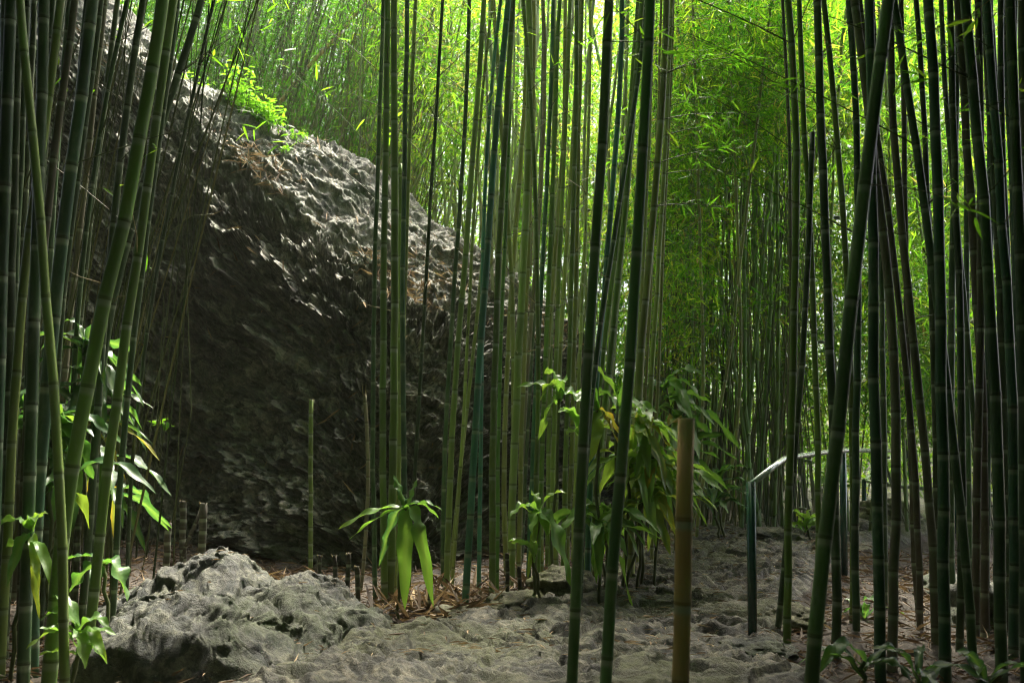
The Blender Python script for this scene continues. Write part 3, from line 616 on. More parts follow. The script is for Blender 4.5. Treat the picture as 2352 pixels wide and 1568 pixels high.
culm('L10', 4.7, 30, [(27, 0), (15, 300), (4, 600), (-8, 1000)], 'deep', 'broad blue black culm at the far left edge', inter=.42)
culm('L11', 6.2, 12, [(291, 0), (250, 200), (220, 375), (196, 560), (176, 760), (160, 1000)], 'dark', 'thin dark culm left of the thickest yellow green one up high', inter=.33)
culm('L12', 5.9, 18, [(328, 0), (300, 200), (272, 380), (252, 600), (236, 780), (215, 1050)], 'dark', 'dark culm directly left of the thickest yellow green one', inter=.36)
culm('L13', 5.1, 21, [(84, 420), (65, 525), (46, 784), (32, 900), (20, 1200)], 'olive', 'olive culm low at the left edge behind the yellowish bent one', inter=.36, ztop=4.)
culm('L14', 5.0, 28, [(92, 300), (80, 784), (68, 1000), (58, 1400)], 'dark', 'broad nearly black culm behind the yellowish bent one low at the left', inter=.4)
culm('L15', 5.9, 16, [(62, 0), (50, 300), (38, 600), (20, 900)], 'dark', 'dark culm right of the broad blue black one at the left edge', inter=.36)

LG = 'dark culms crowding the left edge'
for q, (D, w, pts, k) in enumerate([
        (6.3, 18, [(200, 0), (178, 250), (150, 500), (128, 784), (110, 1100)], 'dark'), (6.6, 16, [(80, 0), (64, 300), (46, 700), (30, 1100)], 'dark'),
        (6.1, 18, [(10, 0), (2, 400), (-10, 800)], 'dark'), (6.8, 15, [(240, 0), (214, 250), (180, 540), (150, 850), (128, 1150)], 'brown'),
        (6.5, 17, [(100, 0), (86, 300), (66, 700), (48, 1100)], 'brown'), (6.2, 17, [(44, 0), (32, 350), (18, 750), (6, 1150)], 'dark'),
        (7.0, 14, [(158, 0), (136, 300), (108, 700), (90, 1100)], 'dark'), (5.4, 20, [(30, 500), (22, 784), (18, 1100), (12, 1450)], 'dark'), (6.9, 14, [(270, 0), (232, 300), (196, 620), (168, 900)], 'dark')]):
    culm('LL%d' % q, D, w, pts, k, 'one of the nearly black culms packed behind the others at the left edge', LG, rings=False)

# --- cut canes and stumps
def cut_cane(name, D, w, pts, kind, top, label, cat, group=None, ragged=0., **kw):
    zt = at(*top, D)[2]
    o, X, nodes, r0, org, _ = make_culm(name, D, w, pts, kind, label, group, cut=zt, cat=cat, taper=1., **kw)
    p = np.array([float(X(zt)), D, zt])
    if ragged:
        mb = MB(); rg = np.random.default_rng(int(w * 31 + D * 77)); a = rg.uniform(0, 6.28, 7)
        s = p + np.stack([np.cos(a), np.sin(a), 0 * a], 1) * r0 * .8 - np.array([0, 0, .01])
        sticks(mb, s, s + np.stack([np.cos(a) * .01, np.sin(a) * .01, rg.uniform(.2, 1., 7) * ragged], 1), r0 * .25, tint=.9)
        mb.build('splinter', TWIG, o, origin=tuple(np.zeros(3))); ch = o.children[-1]; ch.data.transform(__import__('mathutils').Matrix.Translation(-Vector(org))); ch.location = (0, 0, 0)
    else:
        a = np.arange(16) / 16 * 2 * np.pi; rr = []
        for r_, z_ in ((1.04, -.006), (1.04, .003), (.78, .003), (.76, -.03)):
            rr.append(p - org + np.stack([np.cos(a) * r0 * r_, np.sin(a) * r0 * r_, 0 * a + z_], 1))
        v = np.concatenate(rr); f = grid_faces(4, 16, True); f = np.concatenate([f, [[48 + q, 48 + (q + 1) % 16, 48 + (q + 8) % 16, -1] for q in range(16)]])
        MB().add(v, f, tone=.5).build('cut_end', BM['dead'], o)
    return o
cut_cane('cut_stake', 3.7, 38, [(1577, 962), (1570, 1250), (1562, 1568)], 'yellow', (1577, 962), 'thick yellow brown bamboo stake with sawn top in front of the path', 'stake', inter=.4, sides=20)
cut_cane('cut_cane', 7.7, 10, [(716, 915), (714, 1050), (713, 1290)], 'green', (716, 918), 'lone green cane with brown broken tip standing before the dark rock face', 'cane', inter=.17, ragged=.03)
cut_cane('cut_cane', 7.3, 8.5, [(838, 905), (843, 1050), (843, 1200), (830, 1330)], 'dead', (838, 905), 'dead grey cane with frayed top left of the central clump', 'cane', inter=.15, ragged=.09)
ST_L = ['moss topped dead stump with pale cut end left behind the low boulder', 'tall dark dead stump left of the moss topped one', 'short dead stump left of the tall dark one', 'slanting splintered stub beside the moss topped stump']
for q, (D, w, pts, top) in enumerate([(7.6, 17, [(468, 1155), (463, 1290)], (468, 1155)), (7.9, 15, [(421, 1150), (420, 1270)], (421, 1150)), (7.5, 15, [(386, 1200), (382, 1300)], (386, 1200)), (7.7, 8, [(462, 1170), (436, 1230)], (460, 1172))]):
    cut_cane('bamboo_stump', D, w, pts, 'stump', top, ST_L[q], 'stump', inter=.12, ragged=.03, rings=False)
for q, (D, w, pts, top) in enumerate([(6.6, 11, [(800, 1270), (798, 1340)], (800, 1270)), (6.7, 10, [(768, 1275), (770, 1320)], (768, 1275)), (6.6, 12, [(990, 1350), (985, 1410)], (990, 1345)), (6.8, 9, [(1165, 1280), (1166, 1400)], (1165, 1270)),
                                      (6.9, 9, [(1192, 1300), (1196, 1400)], (1190, 1300)), (6.8, 11, [(820, 1300), (822, 1360)], (820, 1300)), (6.9, 8, [(735, 1280), (735, 1310)], (735, 1275)), (5.9, 14, [(180, 1180), (172, 1400)], (182, 1175))]):
    cut_cane('bamboo_stump', D, w, pts, 'stump', top, 'short brown dead stump in the litter at the foot of the clump', 'stump', 'short stumps in the litter', inter=.12, ragged=.02, rings=False)

# ------------------------------------------------------------------ thin background culms as individuals
def thin_set(n, xr, D0, D1, wr, lean, label, group, kind, seed, name='thin_bamboo_culm', ztop=None):
    rng = np.random.default_rng(seed)
    base = []
    for q in range(10):                                   # ten shapes, copied with their data
        h = 9.; zz = []; rr = []; nodes = np.arange(.2, h, .30) + rng.normal(0, .02, 30)[:len(np.arange(.2, h, .30))]
        rg = []; sc = []
        for s in nodes:
            for d, f, a, b in ((-.03, 1, .6, 0), (-.004, 1, .3, .8), (0, 1.18, 0, .5), (.012, 1., 0, .1)): zz.append(s + d); rr.append(f); rg.append(a); sc.append(b)
        zz = np.array([-.2] + zz + [h]); rr = np.array([1] + rr + [1]); rg = np.array([0] + rg + [0]); sc = np.array([0] + sc + [0])
        P_ = np.stack([.10 * np.sin(zz * rng.uniform(.3, .8) + rng.uniform(0, 6)), .10 * np.sin(zz * rng.uniform(.3, .8)), zz], 1); P_[:, :2] += np.interp(zz, nodes, rng.normal(0, .006, len(nodes)))[:, None]
        P_[:, :2] -= P_[0, :2]
        v, f = tube(P_, .5 * rr * (1 - .45 * np.clip(zz / h, 0, 1)), 7)
        v[:, :2] = np.concatenate([np.repeat(P_[:, :2], 7, 0), P_[:1, :2], P_[-1:, :2]]) + (v[:, :2] - np.concatenate([np.repeat(P_[:, :2], 7, 0), P_[:1, :2], P_[-1:, :2]])) * .03
        m = MB().add(v, f, ring=np.concatenate([np.repeat(rg, 7), [0, 0]]), scar=np.concatenate([np.repeat(sc, 7), [0, 0]]), tone=.5).mesh(name); m.materials.append(BM[kind]); base.append(m)
    for q in range(n):
        D = D0 + (D1 - D0) * rng.random()**1.2
        px = rng.uniform(*xr); p = at(px, 700, D); z = g1(p[0], D)
        o = bpy.data.objects.new(name, base[q % 10]); COL.objects.link(o)
        w = rng.uniform(*wr) * m_per_px(D) / .03
        o.location = (p[0] - math.tan(lean[0]) * (p[2] - z), D, z); o.scale = (w, w, 1.05 + .2 * rng.random())
        o.rotation_euler = (rng.normal(0, .03), rng.normal(lean[0], lean[1]), 0)
        if rng.random() < .5: o.scale.x *= -1; o.scale.y *= -1
        tag(o, label, 'bamboo', group)
# scale of these meshes: radius .015 at scale 1
thin_set(38, (380, 880), 13, 17, (5, 8), (.16, .06), 'one of the thin olive culms leaning right in the thicket above the rock', 'thin culms above the rock', 'olive', 31)
thin_set(40, (870, 1330), 12, 19, (5, 9), (.02, .04), 'one of the thin pale culms far behind the central clump', 'thin culms behind the central clump', 'thin', 32)
thin_set(16, (1150, 1420), 9.5, 11, (7, 10), (.04, .04), 'one of the thin culms just behind the middle crowd', 'thin culms behind the middle crowd', 'olive', 37)
thin_set(46, (1500, 1830), 9.8, 14, (5, 9), (.03, .05), 'one of the thin green culms in the dark leafy thicket left of the handrail', 'thin culms in the dark thicket', 'green', 33)
thin_set(12, (1800, 2380), 9.5, 16, (5, 9), (-.02, .06), 'one of the thin culms before the bright foliage at the right', 'thin culms at the right', 'olive', 34)
# the slanting pale pole above the rock
culm('pole', 13.5, 11, [(775, 85), (700, 165), (640, 240)], 'yellow', 'pale straw coloured pole slanting up to the right above the rock', inter=.3, ztop=8.6, rings=False, base=at(640, 240, 13.5)[2] - 2.2)
for nm, pts, D, lab in (('x1', [(1590, 1200), (1640, 1000), (1678, 796)], 8.6, 'thin yellow green culm slanting right beside the sawn stake'), ('x2', [(1600, 1230), (1612, 1000), (1612, 700)], 8.9, 'thin straight yellow green culm right of the sawn stake'),
                        ('x3', [(1660, 1200), (1690, 1000), (1700, 700)], 9.0, 'thin green culm a step right of the slanting one behind the stake')):
    culm(nm, D, 8, pts, 'thin', lab, inter=.28)

# ------------------------------------------------------------------ branches and leaves on the main culms
def spray(rng, mbL, mbT, p0, d0, length, nl, L, W, tint=(.3, .8), fine=True, droop=.35, sub=4, rad=.0028):
    """a thin branch with side twigs and leaf fans"""
    n = 9; t = np.linspace(0, 1, n); d0 = unit(np.asarray(d0, float))
    pts = p0 + d0 * (t * length)[:, None]; pts[:, 2] -= droop * length * t**2 * .5
    pts[:, :2] += rng.normal(0, .008 * length, (n, 2)).cumsum(0) * .5
    v, f = tube(pts, rad * (1.15 - .8 * t), 5); mbT.add(v, f, tint=rng.uniform(.1, .5))
    pos, dr, ln = [], [], []
    for s in range(sub):
        tt = rng.uniform(.3, 1.) if s else 1.; c = np.array([np.interp(tt, t, pts[:, q]) for q in range(3)])
        dd = unit(d0 + rng.normal(0, .6, 3)); e = c + dd * length * rng.uniform(.12, .32); e[2] -= .03
        sticks(mbT, c[None], e[None], rad * .55, tint=.3)
        k = max(2, nl // sub)
        for _ in range(k):
            u = rng.uniform(.35, 1); pos.append(c + (e - c) * u); dr.append(unit(dd + rng.normal(0, .65, 3) + np.array([0, 0, -.35]))); ln.append(L * rng.uniform(.6, 1.15))
    pos, dr, ln = np.array(pos), np.array(dr), np.array(ln); up = np.array([0, 0, 1.]) + rng.normal(0, .45, (len(pos), 3))
    (leaves_fine if fine else leaves_quad)(mbL, pos, dr, up, ln, ln * W, tint=rng.uniform(*tint, len(pos)))
def branch(key, py, az, el, length, nl=14, L=.13, W=.14, tint=(.3, .8), droop=.35, sub=4, rad=.0028, seed=1):
    o, X, nodes, r0, org, dl, D = C[key]
    z = CAMZ + (HZ - py) / F * D
    if len(nodes): z = nodes[np.argmin(abs(nodes - z))]
    p = np.array([float(X(z)), D + dl * (z - org[2]), z]); a = math.radians(az); e = math.radians(el)
    d = np.array([math.cos(e) * math.cos(a), math.cos(e) * math.sin(a), math.sin(e)])
    rng = np.random.default_rng(int(seed * 1000 + py + D * 77)); mbL, mbT = MB(), MB()
    spray(rng, mbL, mbT, p + d * r0 * .8 - org, d, length, nl, L, W, tint, True, droop, sub, rad)
    t = mbT.build('branch', TWIG, o); mbL.build('foliage', LEAF, t)
for args in [('f', 400, 15, 55, .9, 6), ('f', 170, 20, 50, 1.0, 10), ('f', 200, -10, 45, .9, 8), ('f', 380, 165, 50, .7, 6), ('f', 90, 160, 45, .8, 8), ('e', 210, 10, 55, .9, 10), ('e', 330, 20, 60, .8, 8),
             ('d', 130, 30, 50, 1.0, 8), ('a', 160, 170, 45, 1.0, 10), ('a', 300, 175, 50, 1.1, 8), ('a', 470, 165, 45, 1.2, 8), ('g', 150, 170, 45, .7, 8), ('g', 300, 165, 40, .6, 6), ('g', 190, 200, 20, .5, 6),
             ('i', 60, 10, 55, .8, 8), ('m', 120, 10, 60, .8, 6), ('l1', 140, 15, 50, .7, 6), ('p4', 200, 20, 50, .7, 6), ('r', 150, 0, 5, .28, 7), ('u', 60, 180, 50, .5, 5),
             ('v', 240, 0, 15, .5, 16), ('v', 310, -5, 20, .55, 16), ('v', 330, 170, 20, .35, 8), ('v', 170, 5, 25, .6, 18), ('v', 430, 0, 10, .45, 14), ('v', 100, 10, 30, .6, 14), ('w2', 230, 0, 20, .5, 14), ('w1', 300, 0, 20, .5, 14), ('w1', 400, 10, 15, .5, 12),
             ('x3', 380, 10, 20, .6, 16), ('x2', 300, 0, 30, .6, 16), ('x1', 480, 10, 20, .5, 14), ('x3', 250, 180, 25, .6, 14),
             ('A', 170, 170, 40, 1.1, 6), ('A', 340, 175, 40, 1.0, 5), ('B', 250, 10, 45, .8, 8), ('C', 250, 170, 35, 1.0, 8), ('D', 200, 20, 45, .7, 8), ('D', 330, 160, 35, .8, 8),
             ('F', 310, -10, -5, .35, 6), ('F', 180, 0, 30, .6, 6), ('G', 250, 10, 40, .6, 7), ('G', 470, 15, 40, .6, 6), ('L', 200, 5, 40, .6, 7), ('L', 330, 170, 35, .7, 8), ('E', 150, 15, 40, .7, 8),
             ('R1', 80, 180, 45, .6, 6), ('R3', 100, 180, 40, .8, 6), ('R3', 350, 0, 20, .5, 6), ('H', 350, 15, 45, .6, 7), ('R5', 250, 180, 30, .6, 6), ('L4', 130, 10, 45, .6, 7), ('L11', 120, 20, 40, .7, 5), ('L12', 200, 160, 40, .6, 4), ('L5', 120, 10, 50, .6, 6)]:
    lit = args[0] in ('v', 'w1', 'w2', 'x1', 'x2', 'x3')
    branch(*(args[:5] + (args[5] * (2 if lit else 1),)), L=.115 if lit else .12, rad=.004 if lit else .0028, sub=7 if lit else 4, tint=(.1, .45) if lit else (.2, .7), seed=hash(args[1]) % 97)
rngd = np.random.default_rng(55)
for key in ('b', 'e', 'f', 'g', 'h', 'i', 'l', 'l0', 'l1', 'l2', 'l3', 'm', 'n1', 'n2', 'o1', 'o2', 'o3', 'p1', 'p2', 'p3', 'p4', 'p5', 's', 't', 't2', 'v', 'w1', 'A', 'B', 'C', 'D', 'E', 'G', 'H', 'I', 'R1', 'R3', 'L3', 'L4', 'L5', 'L11', 'L12'):
    o, X, nodes, r0, org, dl, D = C[key]
    vis = [z for z in nodes if 2.2 < z < CAMZ + 1080 / F * D]
    for z in rngd.choice(vis, min(len(vis), 3), replace=False) if vis else ():
        a = rngd.uniform(0, 6.28); e = rngd.uniform(.1, 1.0); L_ = rngd.uniform(.08, .45); d = np.array([math.cos(a) * math.cos(e), -abs(math.sin(a)) * math.cos(e) * .6, math.sin(e)])
        p = np.array([float(X(z)), D, z]) - org + d * r0 * .7; k = p + d * L_ * .6; q = k + unit(d + rngd.normal(0, .25, 3)) * L_ * .4
        v, f = tube(np.stack([p, k, q]), [.0034, .0026, .0012], 5); MB().add(v, f, tint=rngd.choice([.15, .5, .95])).build('dead_twig', TWIG, o)
# long bare arching twigs at the right
for key, py, az, el, ln in [('A', 60, 175, 30, 1.6), ('G', 330, 178, 32, 1.5), ('J', 600, 178, 30, 1.0), ('R1', 180, 178, 28, 1.2), ('L6', 350, 10, 25, .8), ('L8', 300, 10, -35, .7)]:
    branch(key, py, az, el, ln, nl=4, sub=2, droop=.15, rad=.004, seed=7)

# ------------------------------------------------------------------ broad leaved plants
def strap(base, tip, width, sag, rng, side=None, kind=.3, nseg=14, wave=1.):
    """a strap leaf from base to tip, arching upward by sag; 4 columns across, wavy margin"""
    base, tip = np.asarray(base, float), np.asarray(tip, float); t = np.linspace(0, 1, nseg)
    c = base + (tip - base) * t[:, None]; c[:, 2] += sag * 4 * t * (1 - t) * (1.2 - .5 * t)
    tg = unit(np.gradient(c, axis=0))
    if side is None: side = np.array([rng.normal(), rng.normal(), rng.normal() * .3])
    s = np.cross(tg, np.array([0, 0, 1.]) + .0 * tg); bad = np.linalg.norm(s, axis=1) < .35
    s = np.where(bad[:, None], np.cross(tg, unit(side)), s); s = unit(s)
    for q in range(1, nseg):
        if np.dot(s[q], s[q - 1]) < 0: s[q] *= -1
    tw = rng.normal(0, .5) * t; nn = unit(np.cross(s, tg)); s2 = s * np.cos(tw)[:, None] + nn * np.sin(tw)[:, None]; nn = np.cross(s2, tg)
    w = width * np.clip(np.sin(np.pi * np.clip(.10 + .90 * t, 0, 1))**.75, 0, 1) * np.where(t > .96, .0, 1) + .002
    cols = []; ph = rng.uniform(0, 6, 2); st = []
    for q, u in enumerate((-1, -.5, 0, .5, 1)):
        wv = wave * .22 * w * np.sin(t * 17 + ph[0] + (1.7 if u > 0 else 0)) * abs(u)**1.5
        cols.append(c + s2 * (u * .5 * w)[:, None] + nn * (abs(u) * .16 * w + wv)[:, None]); st.append(np.full(nseg, {0: .75, 1: .25, 2: 0}[int(abs(u) * 2)]))
    v = np.stack(cols, 1).reshape(-1, 3); f = grid_faces(nseg, 5)
    return v, f, np.clip(kind + .12 * t, 0, 1)[:, None].repeat(5, 1).ravel(), np.stack(st, 1).ravel()
def plant(px, py, D, label, n=8, size=.38, width=.07, tint=(.25, .6), targets=(), crowns=None, seed=1, cat='plant', azr=(0, 360), elr=(-20, 60), stripe=1., group=None):
    """crowns: rosettes (px, py, D) on one stem or several; targets: (tip px, tip py, dD, width px, sag)"""
    rng = np.random.default_rng(seed); crowns = [(px, py, D)] + list(crowns or [])
    p0 = at(px, py, D); org = np.array([p0[0], p0[1], g1(p0[0], p0[1])])
    root = empty('broad_leaf_plant', org); tag(root, label, cat, group)
    for ci, (cx_, cy_, cD) in enumerate(crowns):
        c = at(cx_, cy_, cD); foot = np.array([org[0] + rng.normal(0, .05), org[1] + rng.normal(0, .05), org[2] - .05])
        t = np.linspace(0, 1, 8)[:, None]; st = foot + (c - foot) * t; st[:, :2] += rng.normal(0, .012, (8, 2)); st[-1] = c
        v, f = tube(st - org, .011, 7); MB().add(v, f, tint=.35).build('stem', TWIG, root)
        for q in range(n):
            a = math.radians(rng.uniform(*azr)); e = math.radians(rng.uniform(*elr)); ln = size * rng.uniform(.65, 1.15)
            b = c + np.array([0, 0, rng.uniform(-.10, .04)]); d = np.array([math.cos(e) * math.cos(a), math.cos(e) * math.sin(a), math.sin(e)])
            tip = b + d * ln; sag = ln * rng.uniform(.12, .3); tip[2] -= sag * 1.1
            k = rng.uniform(*tint); k = 1. if rng.random() < .03 else k
            v, f, tn, sp = strap(b, tip, width * rng.uniform(.75, 1.15), sag, rng, kind=k)
            MB().add(v - org, f, tint=tn, stripe=sp * stripe).build('leaf', BROAD, root)
    c = at(px, py, D)
    for (tx, ty, dD, wpx, sag, k) in targets:
        tip = at(tx, ty, D + dD)
        v, f, tn, sp = strap(c, tip, wpx * m_per_px(D), sag, rng, side=np.array([0, 1., 0]), kind=k, nseg=18)
        MB().add(v - org, f, tint=tn, stripe=sp * stripe).build('leaf', BROAD, root)
    return root
plant(932, 1168, 6.45, 'strap leaved plant with two long leaves hanging before the foot of the central clump', 0, .25, .05, (.2, .35), elr=(20, 70), seed=4,
      targets=[(930, 1400, -.12, 36, .09, .45), (996, 1394, -.1, 33, .17, .42), (776, 1216, -.05, 20, .05, .55), (800, 1240, -.12, 18, .04, .5), (1016, 1172, 0, 16, .05, .25), (904, 1090, .05, 18, .02, .2), (1008, 1190, .1, 14, .06, .3), (958, 1100, .05, 15, .02, .2), (870, 1300, .1, 26, .1, .02)])
plant(1236, 1178, 6.6, 'young plant with bright curling leaves at the centre over the litter', 3, .26, .05, (.4, .6), elr=(10, 70), seed=9, crowns=[(1228, 1262, 6.5)],
      targets=[(1172, 1185, -.1, 32, .06, .5), (1222, 1228, -.2, 26, .05, .45), (1258, 1230, -.1, 26, .06, .5), (1304, 1132, 0, 20, .06, .6), (1310, 1345, -.2, 40, .12, .4), (1212, 1330, -.1, 14, .04, .6)])
plant(1395, 1175, 6.9, 'plant with pale folded leaves drooping onto the path edge right of the left thick culm', 12, .42, .075, (.3, .6), seed=12, elr=(-60, 35), crowns=[(1375, 1205, 6.7)])
plant(1285, 905, 7.2, 'tall thin stemmed plant with few scattered light leaves among the middle crowd', 5, .34, .07, (.35, .6), seed=15, elr=(0, 50), crowns=[(1330, 985, 7.1)],
      targets=[(1240, 922, 0, 28, .1, .6), (1348, 930, -.1, 40, .04, .35), (1236, 1010, 0, 22, .05, .55)])
plant(1372, 942, 6.7, 'plant with one big light green leaf hanging beside the left thick dark culm', 5, .34, .07, (.3, .6), seed=18, elr=(0, 60), crowns=[(1420, 920, 6.9)], targets=[(1354, 1062, -.1, 44, .03, .62), (1432, 1052, 0, 18, .05, 1.), (1424, 1000, 0, 18, .05, 1.)])
plant(1470, 965, 7.0, 'large lush plant with many pale shiny leaves between the thick pair and the stake', 14, .40, .082, (.5, .75), seed=21, elr=(-55, 35), crowns=[(1452, 1045, 6.9), (1500, 1050, 7.0), (1528, 1110, 7.1), (1478, 1130, 6.9)], targets=[(1490, 985, -.2, 40, .05, .75)])
plant(1530, 890, 8.2, 'taller darker broad leaved plant behind the lush one left of the stake', 13, .50, .095, (.15, .4), seed=24, elr=(-50, 40), crowns=[(1565, 960, 8.2), (1545, 1040, 8.1)])
plant(1645, 1105, 8.9, 'dark bluish plant low among thin culms right of the stake', 9, .36, .06, (.05, .25), seed=27, elr=(-10, 60), crowns=[(1640, 1165, 8.8)])
plant(1850, 1205, 8.9, 'small bright green plant at the path edge behind the handrail', 9, .24, .07, (.5, .65), seed=30, elr=(0, 70))
plant(1910, 1120, 9.8, 'pale leaved plant under the far bend of the handrail', 8, .3, .06, (.3, .5), seed=32, elr=(-10, 60))
plant(195, 790, 6.2, 'tall bluish leaved plant behind the thickest culm at the left', 15, .44, .08, (.0, .1), seed=35, elr=(-45, 40), crowns=[(215, 880, 6.2), (180, 960, 6.1)], targets=[(268, 690, 0, 30, .02, .1), (140, 742, 0, 18, .08, .1), (330, 935, 0, 36, .1, .1)])
plant(110, 965, 5.6, 'plant with bright green broad leaves between the leaning culms at the left', 9, .40, .085, (.05, .25), seed=38, stripe=.5, elr=(-55, 30), crowns=[(50, 945, 5.7), (175, 1060, 5.6)], targets=[(178, 985, 0, 50, .06, .55), (205, 1215, 0, 40, .05, .6), (215, 1100, .1, 60, .05, .2)])
plant(240, 1040, 6.5, 'darker hanging leaf plant between the two green leaning culms at the left', 9, .40, .08, (.0, .08), seed=63, elr=(-60, 20), crowns=[(255, 1130, 6.5)])
plant(70, 1220, 5.0, 'dark plant with hanging yellow green leaves low at the left edge', 6, .36, .06, (.2, .6), seed=41, elr=(-40, 30), targets=[(88, 1335, -.1, 22, .02, .65), (90, 1420, -.1, 20, .02, .7), (110, 1180, -.1, 18, .04, .6)])
plant(235, 1295, 5.6, 'single big leaf plant drooping over the litter at the lower left', 2, .3, .06, (.1, .3), seed=44, elr=(0, 40), targets=[(292, 1380, -.15, 50, .08, .3), (160, 1360, 0, 44, .04, .2)])
plant(180, 1455, 4.7, 'low plant with light green striped leaves in the bottom left corner', 6, .25, .05, (.4, .6), seed=47, elr=(0, 50), targets=[(195, 1535, -.15, 36, .05, .55), (250, 1440, -.05, 30, .06, .4), (125, 1440, 0, 26, .05, .65), (245, 1520, -.1, 24, .06, .6), (60, 1490, -.1, 26, .05, .6)])
plant(1985, 1520, 4.7, 'dark arching leaf plant in front of the fresh green culm at the lower right', 4, .3, .05, (.0, .1), seed=50, elr=(0, 60), targets=[(1880, 1545, -.1, 34, .1, .15)])
plant(2110, 1560, 4.6, 'dark leafy plant in the bottom right between brown culms', 6, .3, .05, (.0, .05), seed=53, elr=(-10, 60))
plant(2260, 1555, 4.6, 'dark leafy plant nearest the bottom right corner', 5, .3, .05, (.0, .05), seed=56, elr=(-10, 60))
plant(1985, 1390, 6.5, 'small dim plant behind the green culms right of the path hollow', 5, .25, .05, (.1, .3), seed=59, elr=(0, 60))

# herbs on the rock top
def herb(px, py, D, n, spread, h, label, seed, sz=.05):
    rng = np.random.default_rng(seed); p = at(px, py, D); root = empty('herb', p); tag(root, label, 'plant')
    mT, mL = MB(), MB()
    k = n // 7
    a = np.clip(rng.normal(0, spread, (k, 3)), -1.5 * spread, 1.5 * spread) * np.array([1, .6, 0]); a[:, 2] -= .12 + .28 * a[:, 0]
    b = a + np.stack([rng.normal(0, .08, k), rng.normal(0, .08, k), h * rng.uniform(.4, 1.1, k)], 1)
    sticks(mT, a, b, .003, tint=.4)
    t = rng.uniform(.2, 1, (k, 7, 1)); pos = (a[:, None] + (b - a)[:, None] * t).reshape(-1, 3)
    dr = rng.normal(0, 1, (len(pos), 3)) * np.array([1, 1, .35]); up = np.array([0, 0, 1.]) + rng.normal(0, .35, (len(pos), 3))
    L = sz * rng.uniform(.6, 1.3, len(pos)); leaves_fine(mL, pos + unit(dr) * .01, dr, up, L, L * .42, tint=rng.random(len(pos)))
    mT.build('stem', TWIG, root); mL.build('foliage', HERB, root)
herb(600, 262, 10.35, 420, .14, .34, 'bright green herb growing in the largest tuft on the rock top', 3, .075)
herb(545, 225, 10.4, 240, .10, .45, 'taller light green herb at the left of the largest tuft', 4, .07)
herb(690, 305, 10.4, 60, .02, .16, 'small sprig of herb on the rock top right of the largest tuft', 5, .06)
herb(655, 322, 10.1, 40, .02, .05, 'flat yellow green herb patch just below the small sprig', 8, .05)
herb(425, 190, 10.5, 110, .10, .28, 'green herb on the rock top behind the strongest leaning dark culm', 6, .07)
herb(255, 95, 10.3, 120, .12, .25, 'dim herb at the upper left end of the rock top', 7, .06)
herb(1225, 660, 10.5, 70, .015, .3, 'bright sprig behind the right end of the rock', 9, .06)
herb(385, 945, 8.25, 30, .006, .05, 'tiny spiky seedling on the dark rock face', 10, .08)

# ------------------------------------------------------------------ handrail
RAIL, _nt, _b = mat('green_painted_metal')
_n = tex(_nt, 30, 4, .6); _nt.links.new(ramp(_nt, _n, [(.3, (.008, .045, .035)), (.7, (.014, .065, .05))]), _b.inputs['Base Color']); _b.inputs['Roughness'].default_value = .2; _b.inputs['Specular IOR Level'].default_value = .9
RAILTOP, _nt, _b = mat('sky_sheen_rail'); _n = tex(_nt, 12, 5, .7); _nt.links.new(ramp(_nt, _n, [(.3, (.12, .2, .16)), (.55, (.55, .6, .53))]), _b.inputs['Base Color']); _b.inputs['Roughness'].default_value = .24; _b.inputs['Metallic'].default_value = .45; _b.inputs['Coat Weight'].default_value = .6  # pale patches paint the sky's reflection into the rail colour
def rail_post(px, py0, py1, D, r, root, org):
    a, b = at(px, py1, D), at(px - 3, py0, D); a[2] -= .1
    v, f = tube(np.stack([a, a * .5 + b * .5, b]) - org, r, 16); MB().add(v, f).build('post', RAIL, root)
def rail_bar(pts, r, root, org):
    W = np.array([at(*p) for p in pts]); out = [W[0]]
    for q in range(1, len(W) - 1):                      # rounded bends
        for t in np.linspace(-1, 1, 5):
            k = .12; A = W[q] + (W[q - 1] - W[q]) * k * max(-t, 0) ; B = (W[q + 1] - W[q]) * k * max(t, 0); out.append(A + B + (W[q - 1] + W[q + 1] - 2 * W[q]) * .02 * (1 - t * t))
    out.append(W[-1]); v, f = tube(np.array(out) - org, r, 16); MB().add(v, f).build('rail', RAILTOP, root)
o1 = at(1728, 1512, 5.7); hr = empty('handrail', o1); tag(hr, 'dark green metal handrail bending beside the near side of the path', 'handrail')
rail_post(1728, 1105, 1515, 5.7, .026, hr, o1); rail_post(1939, 1037, 1332, 7.8, .026, hr, o1)
rail_bar([(1724, 1113, 5.68), (1800, 1053, 6.25), (1872, 1041, 7.0), (1940, 1034, 7.8), (2062, 1034, 9.2)], .018, hr, o1)
o2 = at(1985, 1250, 13.2); hr2 = empty('handrail', o2); tag(hr2, 'thin far green handrail with a low bar seen between the right culms', 'handrail')
rail_post(1987, 1100, 1252, 13.2, .03, hr2, o2); rail_post(2200, 1130, 1290, 12, .03, hr2, o2)
rail_bar([(2048, 1050, 16.5), (1986, 1102, 13.2), (2020, 1112, 12.9), (2330, 1140, 11.2)], .024, hr2, o2)

